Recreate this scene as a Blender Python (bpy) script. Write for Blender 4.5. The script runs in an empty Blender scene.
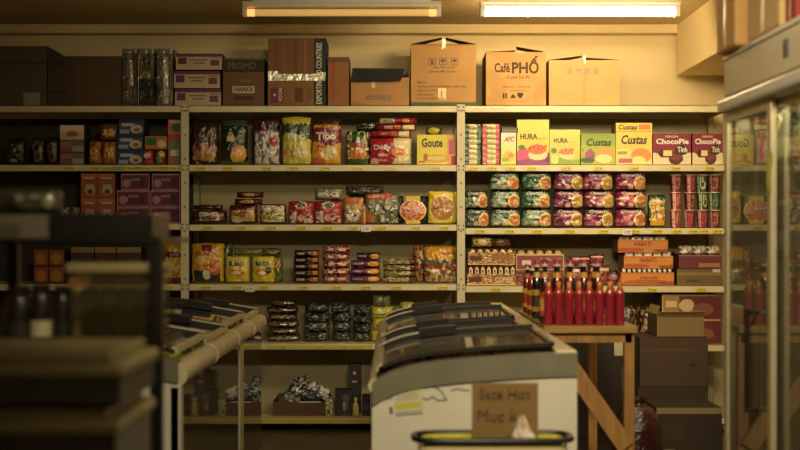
import bpy, bmesh, math, random
from mathutils import Vector, Matrix, noise
random.seed(7)
SC = bpy.context.scene
COL = SC.collection
PI = math.pi
F = 1111.11            # focal length in picture units
CAMZ = 1.32
D0 = 7.40              # depth of the front edge of the shelves

def S(d): return F / d
def X(px, d): return (px - 395) / S(d)
def Z(py, d): return CAMZ + (235 - py) / S(d)

# ------------------------------------------------------------------ materials
def lin(c):
    return tuple((v / 12.92 if v <= .04045 else ((v + .055) / 1.055) ** 2.4) for v in c)
def rgb(h):
    h = h.lstrip('#'); return tuple(int(h[i:i+2], 16) / 255 for i in (0, 2, 4))
def new_mat(name):
    m = bpy.data.materials.new(name); m.use_nodes = True
    nt = m.node_tree; b = nt.nodes['Principled BSDF']
    return m, nt, b
def noise_node(nt, scale, detail=3, coord='Object', rough=.5, stretch=None):
    tc = nt.nodes.new('ShaderNodeTexCoord'); n = nt.nodes.new('ShaderNodeTexNoise')
    n.inputs['Scale'].default_value = scale; n.inputs['Detail'].default_value = detail
    n.inputs['Roughness'].default_value = rough
    if stretch:
        mp = nt.nodes.new('ShaderNodeMapping'); mp.inputs['Scale'].default_value = stretch
        nt.links.new(tc.outputs[coord], mp.inputs['Vector']); nt.links.new(mp.outputs[0], n.inputs['Vector'])
    else: nt.links.new(tc.outputs[coord], n.inputs['Vector'])
    return n
def solid(name, hexc, rough=.5, metal=0, amt=.15, scale=12, bump=0, spec=.5, stretch=None, ior=None):
    m, nt, b = new_mat(name)
    c = lin(rgb(hexc))
    n = noise_node(nt, scale, stretch=stretch)
    r = nt.nodes.new('ShaderNodeValToRGB')
    r.color_ramp.elements[0].position = .3; r.color_ramp.elements[1].position = .7
    r.color_ramp.elements[0].color = (*[v * (1 - amt) for v in c], 1)
    r.color_ramp.elements[1].color = (*[min(1, v * (1 + amt)) for v in c], 1)
    nt.links.new(n.outputs['Fac'], r.inputs['Fac']); nt.links.new(r.outputs['Color'], b.inputs['Base Color'])
    b.inputs['Roughness'].default_value = rough; b.inputs['Metallic'].default_value = metal
    b.inputs['Specular IOR Level'].default_value = spec
    if ior: b.inputs['IOR'].default_value = ior
    if bump:
        bp = nt.nodes.new('ShaderNodeBump'); bp.inputs['Strength'].default_value = bump; bp.inputs['Distance'].default_value = .01
        nt.links.new(n.outputs['Fac'], bp.inputs['Height']); nt.links.new(bp.outputs[0], b.inputs['Normal'])
    return m
def printed(name, rough, bump=0, bscale=40, amt=.12, spec=.5, metal=0):
    """reads the colour attribute painted on the mesh and breaks it up with noise"""
    m, nt, b = new_mat(name)
    a = nt.nodes.new('ShaderNodeAttribute'); a.attribute_name = 'Col'
    n = noise_node(nt, bscale, 4)
    mr = nt.nodes.new('ShaderNodeMapRange'); mr.inputs['To Min'].default_value = 1 - amt; mr.inputs['To Max'].default_value = 1 + amt
    nt.links.new(n.outputs['Fac'], mr.inputs['Value'])
    mx = nt.nodes.new('ShaderNodeVectorMath'); mx.operation = 'SCALE'
    nt.links.new(a.outputs['Color'], mx.inputs[0]); nt.links.new(mr.outputs[0], mx.inputs['Scale'])
    nt.links.new(mx.outputs[0], b.inputs['Base Color'])
    b.inputs['Roughness'].default_value = rough; b.inputs['Specular IOR Level'].default_value = spec
    b.inputs['Metallic'].default_value = metal
    if bump:
        bp = nt.nodes.new('ShaderNodeBump'); bp.inputs['Strength'].default_value = bump; bp.inputs['Distance'].default_value = .012
        nt.links.new(n.outputs['Fac'], bp.inputs['Height']); nt.links.new(bp.outputs[0], b.inputs['Normal'])
    return m
def glass(name, tint='#f4f4ea', ior=1.5, rough=.02, body=0.0, bodycol='#888878'):
    m, nt, b = new_mat(name)
    out = nt.nodes['Material Output']; nt.nodes.remove(b)
    tr = nt.nodes.new('ShaderNodeBsdfTransparent'); tr.inputs[0].default_value = (*lin(rgb(tint)), 1)
    gl = nt.nodes.new('ShaderNodeBsdfGlossy'); gl.inputs['Roughness'].default_value = rough
    fr = nt.nodes.new('ShaderNodeFresnel'); fr.inputs['IOR'].default_value = ior
    mx = nt.nodes.new('ShaderNodeMixShader')
    nt.links.new(fr.outputs[0], mx.inputs[0]); nt.links.new(gl.outputs[0], mx.inputs[2])
    if body:
        df = nt.nodes.new('ShaderNodeBsdfDiffuse'); df.inputs[0].default_value = (*lin(rgb(bodycol)), 1)
        m2 = nt.nodes.new('ShaderNodeMixShader'); m2.inputs[0].default_value = body
        nt.links.new(tr.outputs[0], m2.inputs[1]); nt.links.new(df.outputs[0], m2.inputs[2]); nt.links.new(m2.outputs[0], mx.inputs[1])
    else: nt.links.new(tr.outputs[0], mx.inputs[1])
    nt.links.new(mx.outputs[0], out.inputs[0])
    return m
def emis(name, c, st):
    m, nt, b = new_mat(name)
    b.inputs['Base Color'].default_value = (*lin(c), 1)
    b.inputs['Emission Color'].default_value = (*lin(c), 1); b.inputs['Emission Strength'].default_value = st
    return m

M = dict(
    card=printed('printed_card', .55, amt=.10, bscale=25),
    gplas=printed('glossy_bottle_plastic', .14, amt=.1, bscale=30, spec=.8),
    film=printed('printed_film', .22, bump=.85, bscale=34, amt=.34, spec=.9),
    foil=printed('crinkled_foil', .24, bump=.9, bscale=22, amt=.3, spec=.9, metal=.55),
    plas=printed('printed_plastic', .28, amt=.06, bscale=20),
    paper=printed('handled_paper', .8, amt=.12, bscale=15),
    kraft=printed('corrugated_cardboard', .75, bump=.12, bscale=9, amt=.16),
    wall=solid('plaster_wall', '#d9c795', .85, amt=.05, scale=2.2, bump=.03),
    ceil=solid('painted_ceiling', '#cbb98a', .85, amt=.05, scale=2),
    floor=solid('worn_floor', '#57503f', .5, amt=.25, scale=4),
    shelf=solid('cream_shelf_metal', '#cfc59c', .42, amt=.07, scale=9),
    shelfin=solid('shelf_back_metal', '#a3966c', .6, amt=.08, scale=6),
    shelfshade=solid('shaded_back_metal', '#3d3622', .7, amt=.1, scale=6),  # same back metal, the left bay's shade put into its colour
    white=solid('white_enamel', '#c9c4ae', .35, amt=.05, scale=5),
    cream=solid('cream_enamel', '#c9bd96', .4, amt=.05, scale=5),
    grey=solid('grey_plastic', '#6c6853', .45, amt=.1, scale=10),
    rail=solid('pale_rail_plastic', '#bfb793', .3, amt=.1, scale=16),
    black=solid('black_plastic', '#14130f', .35, amt=.2, scale=10),
    dark=solid('dark_frame_plastic', '#23221c', .32, amt=.2, scale=10),
    liner=solid('freezer_liner', '#8c886c', .5, amt=.12, scale=7),
    gloss=solid('polished_side_panel', '#4a4432', .04, amt=.1, scale=5, spec=.6, ior=1.6),
    steel=solid('brushed_steel', '#8d8874', .3, metal=.8, amt=.1, scale=30, stretch=(1, 1, .1)),
    alu=solid('aluminium_profile', '#c4b994', .35, metal=.5, amt=.08, scale=20),
    wood=solid('pine_wood', '#9c7238', .55, amt=.25, scale=6, bump=.1, stretch=(8, 8, 1)),
    woodtop=solid('pine_table_top', '#a5803f', .5, amt=.2, scale=6, bump=.1, stretch=(1, 9, 9)),
    tub=solid('grey_food_tub', '#35301f', .35, amt=.15, scale=5),
    tublid=solid('pale_tub_lid', '#857c52', .3, amt=.15, scale=5),
    glasspane=glass('lid_glass', '#dce0d0', 1.6, .06, .20, '#c8c0a0'),  # pale diffuse part stands in for reflections on the lids
    coolglass=glass('cooler_glass', '#c6c6b4', 2.8, .012, .30, '#a39a78'),  # diffuse part paints a lit haze into the doors
    clear=glass('clear_acrylic', '#c4b88c', 1.6, .05, .10, '#8a7c52'),
    tube_on=emis('lit_tube', (1, .86, .64), 72.0),
    tube_off=emis('dim_tube', (.90, .72, .42), .42),
    tube_end=emis('glowing_electrode', (1, .62, .34), 1.8),
)

# ------------------------------------------------------------------ text
_tx = {}
def text_data(s, bold=0.0):
    k = (s, bold)
    if k not in _tx:
        c = bpy.data.curves.new('t', 'FONT'); c.body = s; c.resolution_u = 2; c.offset = bold
        o = bpy.data.objects.new('t', c); COL.objects.link(o)
        dg = bpy.context.evaluated_depsgraph_get(); me = bpy.data.meshes.new_from_object(o.evaluated_get(dg))
        vs = [v.co.copy() for v in me.vertices]; ps = [list(p.vertices) for p in me.polygons]
        bpy.data.objects.remove(o); bpy.data.curves.remove(c); bpy.data.meshes.remove(me)
        x0 = min(v.x for v in vs); x1 = max(v.x for v in vs); y0 = min(v.y for v in vs); y1 = max(v.y for v in vs)
        _tx[k] = ([((v.x - x0) / (x1 - x0), (v.y - y0) / (y1 - y0)) for v in vs], ps)
    return _tx[k]

# ------------------------------------------------------------------ mesh builder
class MB:
    def __init__(s): s.v = []; s.f = []; s.c = []; s.sm = []
    def poly(s, pts, c, smooth=False):
        i = len(s.v); s.v += [tuple(p) for p in pts]; s.f.append(list(range(i, i + len(pts)))); s.c.append(c); s.sm.append(smooth)
    def mesh(s, vs, fs, c, smooth=False):
        i = len(s.v); s.v += [tuple(p) for p in vs]
        for k, f in enumerate(fs):
            s.f.append([i + j for j in f]); s.c.append(c[k] if isinstance(c, list) else c); s.sm.append(smooth)
    def box(s, x0, x1, y0, y1, z0, z1, c=(.5, .5, .5), b=0.0):
        if b <= 0:
            vs = [(x, y, z) for x in (x0, x1) for y in (y0, y1) for z in (z0, z1)]
            s.mesh(vs, [(0, 1, 3, 2), (4, 6, 7, 5), (0, 4, 5, 1), (2, 3, 7, 6), (0, 2, 6, 4), (1, 5, 7, 3)], c); return
        bm = bmesh.new(); bmesh.ops.create_cube(bm, size=1)
        for v in bm.verts: v.co = Vector(((x0 + x1) / 2 + v.co.x * (x1 - x0), (y0 + y1) / 2 + v.co.y * (y1 - y0), (z0 + z1) / 2 + v.co.z * (z1 - z0)))
        bmesh.ops.bevel(bm, geom=bm.edges[:], offset=b, segments=2, affect='EDGES', profile=.5)
        s.mesh([v.co for v in bm.verts], [[v.index for v in f.verts] for f in bm.faces], c); bm.free()
    def grid(s, fn, nu, nv, paint, smooth=True, flip=False):
        vs = [fn(i / nu, j / nv) for j in range(nv + 1) for i in range(nu + 1)]
        fs = []; cs = []
        for j in range(nv):
            for i in range(nu):
                a = j * (nu + 1) + i; q = (a, a + 1, a + nu + 2, a + nu + 1)
                fs.append(q[::-1] if flip else q)
                cs.append(paint((i + .5) / nu, (j + .5) / nv) if callable(paint) else paint)
        s.mesh(vs, fs, cs, smooth)
    def lathe(s, prof, n=20, c=None, cx=0, cy=0, capb=True, capt=True):
        """prof: [(r,z,color)]"""
        m = len(prof); vs = []; fs = []; cs = []
        for r, z, _ in prof:
            for k in range(n):
                a = 2 * PI * k / n; vs.append((cx + r * math.cos(a), cy + r * math.sin(a), z))
        for j in range(m - 1):
            for k in range(n):
                fs.append((j * n + k, j * n + (k + 1) % n, (j + 1) * n + (k + 1) % n, (j + 1) * n + k))
                q = prof[j][2]; cs.append(q((k + .5) / n) if callable(q) else q)
        s.mesh(vs, fs, cs, True)
        pc = lambda q: q(0) if callable(q) else q
        if capb: s.poly([vs[k] for k in range(n)][::-1], pc(prof[0][2]))
        if capt: s.poly([vs[(m - 1) * n + k] for k in range(n)], pc(prof[-1][2]))
    def tube(s, p, q, r, c=(.5, .5, .5), n=12):
        p = Vector(p); q = Vector(q); d = (q - p).normalized(); a = d.orthogonal().normalized(); b = d.cross(a)
        vs = [P + r * (math.cos(2 * PI * k / n) * a + math.sin(2 * PI * k / n) * b) for P in (p, q) for k in range(n)]
        s.mesh(vs, [(k, (k + 1) % n, n + (k + 1) % n, n + k) for k in range(n)], c, True)
        s.poly(vs[:n][::-1], c); s.poly(vs[n:], c)
    def bar(s, p, q, w, t, c=(.5, .5, .5)):
        """plank from p to q in the xz plane, w wide, t thick in y"""
        p = Vector(p); q = Vector(q); d = (q - p).normalized(); a = Vector((0, 1, 0)); b = d.cross(a)
        vs = [P + i * b * w / 2 + j * a * t / 2 for P in (p, q) for i, j in ((-1, -1), (1, -1), (1, 1), (-1, 1))]
        s.mesh(vs, [(0, 3, 2, 1), (4, 5, 6, 7)] + [(k, (k + 1) % 4, 4 + (k + 1) % 4, 4 + k) for k in range(4)], c)
    def text(s, t, x0, x1, z0, z1, y, c, bold=.01, slant=0, fn=None, vert=False):
        uv, ps = text_data(t, bold)
        if vert: vs = [(x1 - v * (x1 - x0), y, z0 + u * (z1 - z0)) for u, v in uv]
        else: vs = [(x0 + u * (x1 - x0) + slant * v * (z1 - z0), y + (fn(x0 + u * (x1 - x0), z0 + v * (z1 - z0)) if fn else 0), z0 + v * (z1 - z0)) for u, v in uv]
        s.mesh(vs, ps, c)
    def build(s, name):
        me = bpy.data.meshes.new(name); me.from_pydata(s.v, [], s.f); me.update()
        ca = me.color_attributes.new('Col', 'FLOAT_COLOR', 'CORNER')
        buf = []
        for f, c in zip(s.f, s.c):
            g_ = c[0] * .35 + c[1] * .5 + c[2] * .15
            cc = (*lin([min(.86, (k_ * .84 + g_ * .16) * .95 + .012) for k_ in c[:3]]), 1.0); buf += list(cc) * len(f)
        ca.data.foreach_set('color', buf); me.polygons.foreach_set('use_smooth', s.sm)
        return me

def obj(name, mb, mat, parent=None, loc=(0, 0, 0), rot=(0, 0, 0)):
    me = mb.build(name) if isinstance(mb, MB) else mb
    if not me.materials: me.materials.append(M[mat])
    o = bpy.data.objects.new(name, me); COL.objects.link(o)
    o.location = loc; o.rotation_euler = rot
    if parent: o.parent = parent
    return o
def empty(name, loc=(0, 0, 0), rot=(0, 0, 0)):
    o = bpy.data.objects.new(name, None); COL.objects.link(o); o.location = loc; o.rotation_euler = rot; o.empty_display_size = .05
    return o
def tag(o, label, cat, group=None, kind=None):
    o['label'] = label; o['category'] = cat
    if group: o['group'] = group
    if kind: o['kind'] = kind
    return o
def struct(name, mb, mat):
    o = obj(name, mb, mat); o['kind'] = 'structure'; return o
def copy_tree(o, parent=None):
    c = o.copy(); COL.objects.link(c)
    if parent: c.parent = parent
    for ch in list(o.children): copy_tree(ch, c)
    return c

# ------------------------------------------------------------------ painting language
C = dict(W='#f4efdc', K='#16140f', G='#1f3a22', R='#c01828', Y='#f6d21e', O='#e8801c', B='#4a2412', P='#6a1c52', M='#6e0f22',
         LG='#a8c832', BL='#24407c', CR='#efe0a8', TN='#c79a52', GR='#8a8a80', PK='#e04a7c', DG='#12281c', SI='#d8d4c8', OL='#6a6a22')
def cc(k): return rgb(C.get(k, k))
def paint(layers, seed=0):
    L = []
    for l in layers:
        L.append((l[0],) + tuple(cc(a) if isinstance(a, str) else a for a in l[1:]))
    def f(u, v):
        c = (.5, .5, .5)
        for l in L:
            t = l[0]
            if t == 'bg': c = l[1]
            elif t == 'grad': c = tuple(a + (b - a) * v for a, b in zip(l[1], l[2]))
            elif t == 'rect':
                if l[1] <= u <= l[3] and l[2] <= v <= l[4]: c = l[5]
            elif t == 'ell':
                if ((u - l[1]) / l[3]) ** 2 + ((v - l[2]) / l[4]) ** 2 <= 1: c = l[5]
            elif t == 'wave':   # below a wavy line at v=l[1]
                if v < l[1] + l[2] * math.sin(u * l[3] + l[4]): c = l[5]
            elif t == 'dia':    # below a slanted line
                if v < l[1] + l[2] * u: c = l[3]
            elif t == 'noi':    # speckle: scale, threshold, colour, region
                if (len(l) < 5 or (l[4] <= u <= l[6] and l[5] <= v <= l[7])):
                    if noise.noise(Vector((u * l[1] + seed * 7.3, v * l[1] * 1.1, seed * 3.1))) > l[2]: c = l[3]
        return c
    return f
def art(*l, seed=0): return paint(l, seed)

def cells(w, h, q=.0052, m=48): return max(6, min(m, int(w / q))), max(6, min(m, int(h / q)))

# ------------------------------------------------------------------ packages (local: front face at y=0, base at z=0, centred in x)
def box_pack(w, h, d, p, side, top=None, texts=(), name='box'):
    mb = MB(); nu, nv = cells(w, h); side = cc(side); top = cc(top) if top else side
    mb.grid(lambda u, v: (-w / 2 + u * w, 0, v * h), nu, nv, p, False)
    vs = [(x, y, z) for x in (-w / 2, w / 2) for y in (0, d) for z in (0, h)]
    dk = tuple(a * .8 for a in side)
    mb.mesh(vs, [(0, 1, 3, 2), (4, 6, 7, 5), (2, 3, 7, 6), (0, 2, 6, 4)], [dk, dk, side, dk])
    # folded top: two flaps with a seam
    mb.poly([(-w/2, 0, h), (w/2, 0, h), (w/2, d * .5, h + .001), (-w/2, d * .5, h + .001)], top)
    mb.poly([(-w/2, d * .5, h), (w/2, d * .5, h), (w/2, d, h), (-w/2, d, h)], tuple(a * .93 for a in top))
    for t in texts:
        s, u0, v0, u1, v1, c = t[:6]; bold = t[6] if len(t) > 6 else .03; sl = t[7] if len(t) > 7 else 0
        mb.text(s, -w/2 + u0 * w, -w/2 + u1 * w, v0 * h, v1 * h, -.0012, cc(c), bold, sl)
    return mb
def bag_pack(w, h, d, p, back='K', texts=(), seed=0, zig=True, lump=.006, pin=.045, pw=2.4):
    """pillow bag: bulging, crinkled, with crimped ends"""
    mb = MB(); nu, nv = cells(w, h)
    nu = max(nu, 12); nv = max(nv, 12)
    def bulge(u, v):
        a = 1 - abs(2 * u - 1) ** pw; b = 1 - abs(2 * v - 1) ** (pw + .6)
        n = noise.noise(Vector((u * 4 + seed, v * 4, seed * 1.7))) * lump + noise.noise(Vector((u * 11 + seed, v * 9, seed))) * lump * .5
        return max(0, a * b) ** .42 * (d / 2 + n * 1.4)
    def fx(u, v):
        pinch = pin * math.sin(v * PI) * w
        wob = noise.noise(Vector((v * 5, seed, u))) * (.006 if zig else .0012)
        return -w / 2 + u * w + (pinch * (0.5 - u) * -1 if 0 else 0) + wob
    def fz(u, v):
        z = v * h
        if zig and (v == 1): z -= .004 * (int(u * nu) % 2)
        corner = (abs(2 * u - 1) ** 4) * .03 * h + (noise.noise(Vector((u * 5, seed, 3))) * .005 if v > .9 else 0)
        return z - corner * (2 * v - 1)
    yc = d / 2
    mb.grid(lambda u, v: (fx(u, v), yc - bulge(u, v), fz(u, v)), nu, nv, p)
    mb.grid(lambda u, v: (fx(u, v), yc + bulge(u, v), fz(u, v)), max(6, nu // 3), max(6, nv // 3), cc(back), flip=True)
    yo = lambda x, z: yc - bulge(min(1, max(0, x / w + .5)), min(1, max(0, z / h))) - .0035
    for t in texts:
        s, u0, v0, u1, v1, c = t[:6]; bold = t[6] if len(t) > 6 else .02; sl = t[7] if len(t) > 7 else 0
        mb.text(s, -w/2 + u0 * w, -w/2 + u1 * w, v0 * h, v1 * h, 0, cc(c), bold, sl, fn=yo)
    return mb

REG = []   # (x, board key, short description) for the price tags
def place(o, px0, px1, d, z, rz=0):
    o.location = ((X(px0, d) + X(px1, d)) / 2, d, z); o.rotation_euler[2] = rz; return o
def dims(px0, px1, y0, y1, d=D0 + .04): return (px1 - px0) / S(d), (y1 - y0) / S(d)

BZ = dict(T=2.183, A=1.790, Bm=1.393, Br=1.370, Bl=1.400, Cm=.996, Cr=.983, Dm=.602, Dr=.590, Em=.107, Er=.107)
def item(kind, name, px, top, base_off, board, p, label, cat, side='K', depth=.16, texts=(), d=D0 + .045, group=None, h=None, seed=None, rz=0, mat=None, short=None, **kw):
    """px=(x0,x1) picture columns; top = height of the item in picture rows; base_off = rows above the board"""
    sd = seed if seed is not None else random.random() * 50
    w = (px[1] - px[0]) / S(d); hh = top / S(d); z = BZ[board] + base_off / S(d) + .0012
    if kind == 'box': mb = box_pack(w, hh, depth, p, side, texts=texts); mt = mat or 'card'
    else: mb = bag_pack(w * (.975 if kw.get('zig', True) or name == 'noodle_pack' else .96), hh * (1 if kw.get('zig', True) else (.985 if name == 'noodle_pack' else .93)), depth, p, side, texts=texts, seed=sd, **kw); mt = mat or 'film'
    if kind != 'box': z += .002
    o = obj(name, mb, mt); place(o, px[0], px[1], d if kind == 'box' else d - 0.0, z, rz)
    tag(o, label, cat, group)
    if base_off < 2 and short: REG.append(((o.location.x), board, short))
    return o

# ================================================================== ROOM
mb = MB(); mb.box(-3.6, 2.45, -1.6, 8.0, -.1, 0); struct('floor', mb, 'floor')
mb = MB(); mb.box(-3.6, 2.45, -1.6, 8.0, 2.80, 2.9); struct('ceiling', mb, 'ceil')
mb = MB(); mb.box(-3.6, 2.45, 7.9, 8.0, 0, 2.80); struct('wall_back', mb, 'wall')
mb = MB(); mb.box(2.35, 2.45, -1.6, 7.9, 0, 2.80); struct('wall_right', mb, 'wall')
mb = MB(); mb.box(-3.6, -3.5, -1.6, 7.9, 0, 2.80); struct('wall_left', mb, 'wall')
mb = MB(); mb.box(-3.5, 2.35, -1.6, -1.5, 0, 2.80); struct('wall_front', mb, 'wall')
mb = MB(); mb.box(-3.5, 2.35, 7.80, 7.9, 2.738, 2.80, b=.004); struct('trim_1', mb, 'wall')      # shallow beam along the back wall
mb = MB(); mb.box(1.98, 2.35, 4.75, 7.80, 2.44, 2.80, b=.006); o = struct('trim_2', mb, 'wall')     # boxed duct on the right

# ================================================================== SHELVING
def upright_mesh(h, flip=1):
    mb = MB(); g = cc('#cfc59c')
    w = .052
    mb.box(-w/2, w/2, 0, .004, 0, h, g); mb.box(-w/2, -w/2 + .004, .004, .05, 0, h, g)
    mb.box(-w/2 - .006, w/2 + .006, -.004, .06, 0, .02, cc('#2a2822'))
    z = .06
    while z < h - .02:
        mb.box(-.006, .006, -.0015, .0, z, z + .012, cc('#7a6f45')); z += .16
    for bz in BZB:
        for dx in (-.015, .015):
            for dz in (-.035, -.010):
                mb.box(dx - .0045, dx + .0045, -.004, 0, bz + dz - .0045, bz + dz + .0045, cc('#3b3318'))
    return mb
def board_mesh(x0, x1, y0, y1):
    mb = MB(); g = cc('#cfc59c'); t = .047
    mb.box(x0, x1, y0, y1, -.004, 0, g)
    mb.box(x0, x1, y0, y0 + .003, -t, 0, g)            # front lip
    mb.box(x0, x1, y0, y0 + .02, -t, -t + .003, g)      # folded return
    mb.box(x0, x1, y1 - .003, y1, -t, 0, g)
    mb.box(x0 - .0, x0 + .003, y0, y1, -t, 0, g); mb.box(x1 - .003, x1, y0, y1, -t, 0, g)
    return mb
def strip_mesh(x0, x1, c, zc=-.026, hh=.011):
    mb = MB(); mb.box(x0, x1, D0 - .003, D0 - .0005, zc - hh, zc + hh, cc(c)); return mb
xs = [X(-92, D0), X(185, D0), X(461, D0), X(729, D0)]
desc = ['cream metal shelving unit in the dim left corner, stocked with blue and purple boxes',
        'cream metal shelving unit between the freezers, stocked with snack bags on six boards',
        'cream metal shelving unit at the right, stocked with noodle packs and biscuit boxes']
tiers = [['A', 'Bl', 'Cm', 'Dm', 'Em'], ['A', 'Bm', 'Cm', 'Dm', 'Em'], ['A', 'Br', 'Cr', 'Dr', 'Er']]
for k in range(3):
    u = empty('shelving_unit', ((xs[k] + xs[k+1]) / 2, D0, 0)); tag(u, desc[k], 'shelving', 'metal shelving units along the back wall')
    cx = u.location.x; x0 = xs[k] + .027; x1 = xs[k+1] - .027
    BZB = [BZ['T']] + [BZ[t] for t in tiers[k]]
    ups = [xs[k+1]] if k else [xs[0], xs[1]]
    for ux in ups:
        obj('upright', upright_mesh(2.19), 'card', u, (ux - cx, -.004, 0))
        rp = MB(); rp.box(-.02, .02, 0, .04, 0, 2.19, cc('#a89f70')); obj('upright', rp, 'card', u, (ux - cx, .42, 0))
    for i, t in enumerate(['T'] + tiers[k]):
        b = obj('shelf_board', board_mesh(x0 - cx, x1 - cx, 0, .46), 'shelf', u, (0, 0, BZ[t]))
        if t in ('Em',) and k == 1:
            s = obj('price_strip', strip_mesh(x0 - cx, x1 - cx, '#b9ae2e', hh=.016), 'plas', b, (0, -D0, 0))
        elif t == 'Dm' and k == 1:
            s = obj('price_strip', strip_mesh(X(267, D0) - cx, X(372, D0) - cx, '#c6bd3c', hh=.011), 'plas', b, (0, -D0, 0))
        elif t == 'A' and k == 0:
            s = obj('price_strip', strip_mesh(X(110, D0) - cx, x1 - cx, '#a89e3a', hh=.01), 'plas', b, (0, -D0, 0))
        elif t == 'T' and k == 2:
            s = MB(); s.box(X(472, D0) - cx, X(512, D0) - cx, -.0035, -.0005, -.030, -.012, cc('#d8cf9c'))
            s.text('sales corner', X(474, D0) - cx, X(488, D0) - cx, -.025, -.017, -.0042, cc('#8a8150')); s.text('BAKERY', X(490, D0) - cx, X(508, D0) - cx, -.027, -.014, -.0042, cc('#a08f50'))
            obj('paper_strip', s, 'plas', b)
    # back sheet low behind goods
    bk = MB(); bk.box(x0 - cx, x1 - cx, .455, .46, .1, 2.14, cc('#877c58')); obj('back_panel', bk, 'shelfshade' if k == 0 else 'shelfin', u)

# ================================================================== TOP SHELF CARTONS
def carton(px, py0, d, z, depth, p, side, label, texts=(), name='cardboard_carton', flaps=None, tape=None, extra=None, base_py=None, group=None, kind='kraft', s_=None, rz=0):
    w = (px[1] - px[0]) / S(d); h = (base_py - py0) / S(d)
    root = empty(name, ((X(px[0], d) + X(px[1], d)) / 2, d, z + .0012), (0, 0, rz))
    mb = box_pack(w, h, depth, p, side, texts=texts)
    obj('body', mb, kind, root)
    if flaps:
        for fl in flaps:   # (xa, xb, za, zb, ya, yb): leaning flap polygon from the rim
            q = MB(); c = cc(fl[-1]); pts = fl[0]
            t = Vector((0, .003, .002))
            P_ = [Vector(a) for a in pts]
            q.poly(P_, c); q.poly([a + t for a in P_][::-1], tuple(v * .8 for v in c))
            for i in range(len(P_)):
                j = (i + 1) % len(P_); q.poly([P_[i], P_[j], P_[j] + t, P_[i] + t], tuple(v * .7 for v in c))
            obj('flap', q, 'kraft', root)
    if tape:
        for (x0, x1, z0, z1, c) in tape:
            q = MB(); nu = 24
            q.grid(lambda u, v: (x0 + u * (x1 - x0), -.0025 - .003 * abs(noise.noise(Vector((u * 9, v * 5, x0)))), z0 + v * (z1 - z0)), nu, 4, cc(c))
            obj('tape', q, 'foil', root)
    if extra: extra(root, w, h)
    tag(root, label, 'box', group); return root
DT = D0 + .05; TZ = BZ['T']; g0 = 'cartons standing on top of the shelving'
sT = S(DT)
KB = '#c08a3c'
def kp(base='#c08a3c', *l, seed=0): return art(('bg', base), *l, seed=seed)
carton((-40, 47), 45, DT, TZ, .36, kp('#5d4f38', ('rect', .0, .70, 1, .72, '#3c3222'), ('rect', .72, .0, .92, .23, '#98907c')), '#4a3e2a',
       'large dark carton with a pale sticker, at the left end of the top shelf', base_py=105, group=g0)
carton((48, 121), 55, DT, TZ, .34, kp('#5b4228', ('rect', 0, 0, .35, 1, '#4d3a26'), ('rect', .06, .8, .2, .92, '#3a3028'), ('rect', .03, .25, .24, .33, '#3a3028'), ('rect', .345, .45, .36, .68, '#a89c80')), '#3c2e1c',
       'wide dark brown carton standing between the stickered carton and the plastic-wrapped packs', base_py=105, group=g0)
for i, (a, b, l2, lab) in enumerate([(122, 137, [('bg', '#6c6650'), ('rect', .3, .1, .7, .9, '#8d8870'), ('rect', .55, .35, .75, .8, '#efe6b8')], 'first clear-wrapped upright pack beside the wide dark carton'),
                           (138, 154, [('bg', '#8f8a68'), ('rect', 0, 0, 1, .48, '#3d463c'), ('rect', .3, .6, .75, .9, '#5d5a3c'), ('rect', 0, 0, .06, 1, '#d8d0a8')], 'upright wrapped pack with pale upper label and dark green lower half on top shelf'),
                           (155, 173, [('bg', '#86806a'), ('rect', 0, 0, .12, 1, '#2c281e'), ('rect', .5, .05, .72, .85, '#fff2c0'), ('rect', .15, .1, .3, .4, '#5c4c3a')], 'shiny upright wrapped pack with a bright glare stripe beside the stacked cream boxes')]):  # glare stripe is painted into the pack colour
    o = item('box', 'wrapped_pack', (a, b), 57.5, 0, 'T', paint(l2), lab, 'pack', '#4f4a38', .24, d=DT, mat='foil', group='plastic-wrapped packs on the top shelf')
    w_ = (b - a) / sT; q = MB()
    q.grid(lambda u, v: (-w_ / 2 + w_ * u, -.003 - .003 * abs(noise.noise(Vector((u * 3, v * 9, i)))), .355 + .03 * v), 8, 3, cc('#a8a284')); obj('end_seal', q, 'foil', o)
for i, (t0, h, lab) in enumerate([(0, 17, 'bottom'), (18, 17, 'middle'), (36.5, 16, 'top')]):
    pos = lab
    dx = (0, -1, 1)[i]
    item('box', 'cream_box', (175 + dx, 221 + dx), h, t0, 'T', art(('bg', '#c2aa82'), ('rect', 0, .8, 1, 1, '#6b2a45'), ('rect', .04, .35, .22, .75, '#5a3050'), ('rect', .3, .55, .68, .66, '#8a6a58'), ('rect', .38, .36, .62, .46, '#8a6a58'), ('rect', .76, .25, .94, .6, '#7b3540'), ('rect', .76, .68, .97, .74, '#9a7a68')),
         f'cream box with plum lid band, {pos} of the stack of three on the top shelf', 'box', '#5a3038', .3, d=DT, group='stacked cream and plum boxes')
carton((223, 264), 57, DT, TZ, .3, kp('#6f4c26', ('rect', 0, .7, 1, .96, '#332a1c'), ('rect', .22, .28, .78, .42, '#c9b894'), ('rect', .3, .12, .72, .2, '#4a3018'), ('rect', .4, .5, .66, .56, '#8c5a40')), '#2b271c',
       'brown box with a black top band and white strip, right of the stacked cream boxes', texts=[('PROMO', .12, .76, .8, .92, '#6f5f40'), ('HANOI', .28, .30, .72, .40, '#4c3d28')], base_py=105, group=g0)
def noodle_side(root, w, h): pass
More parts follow.
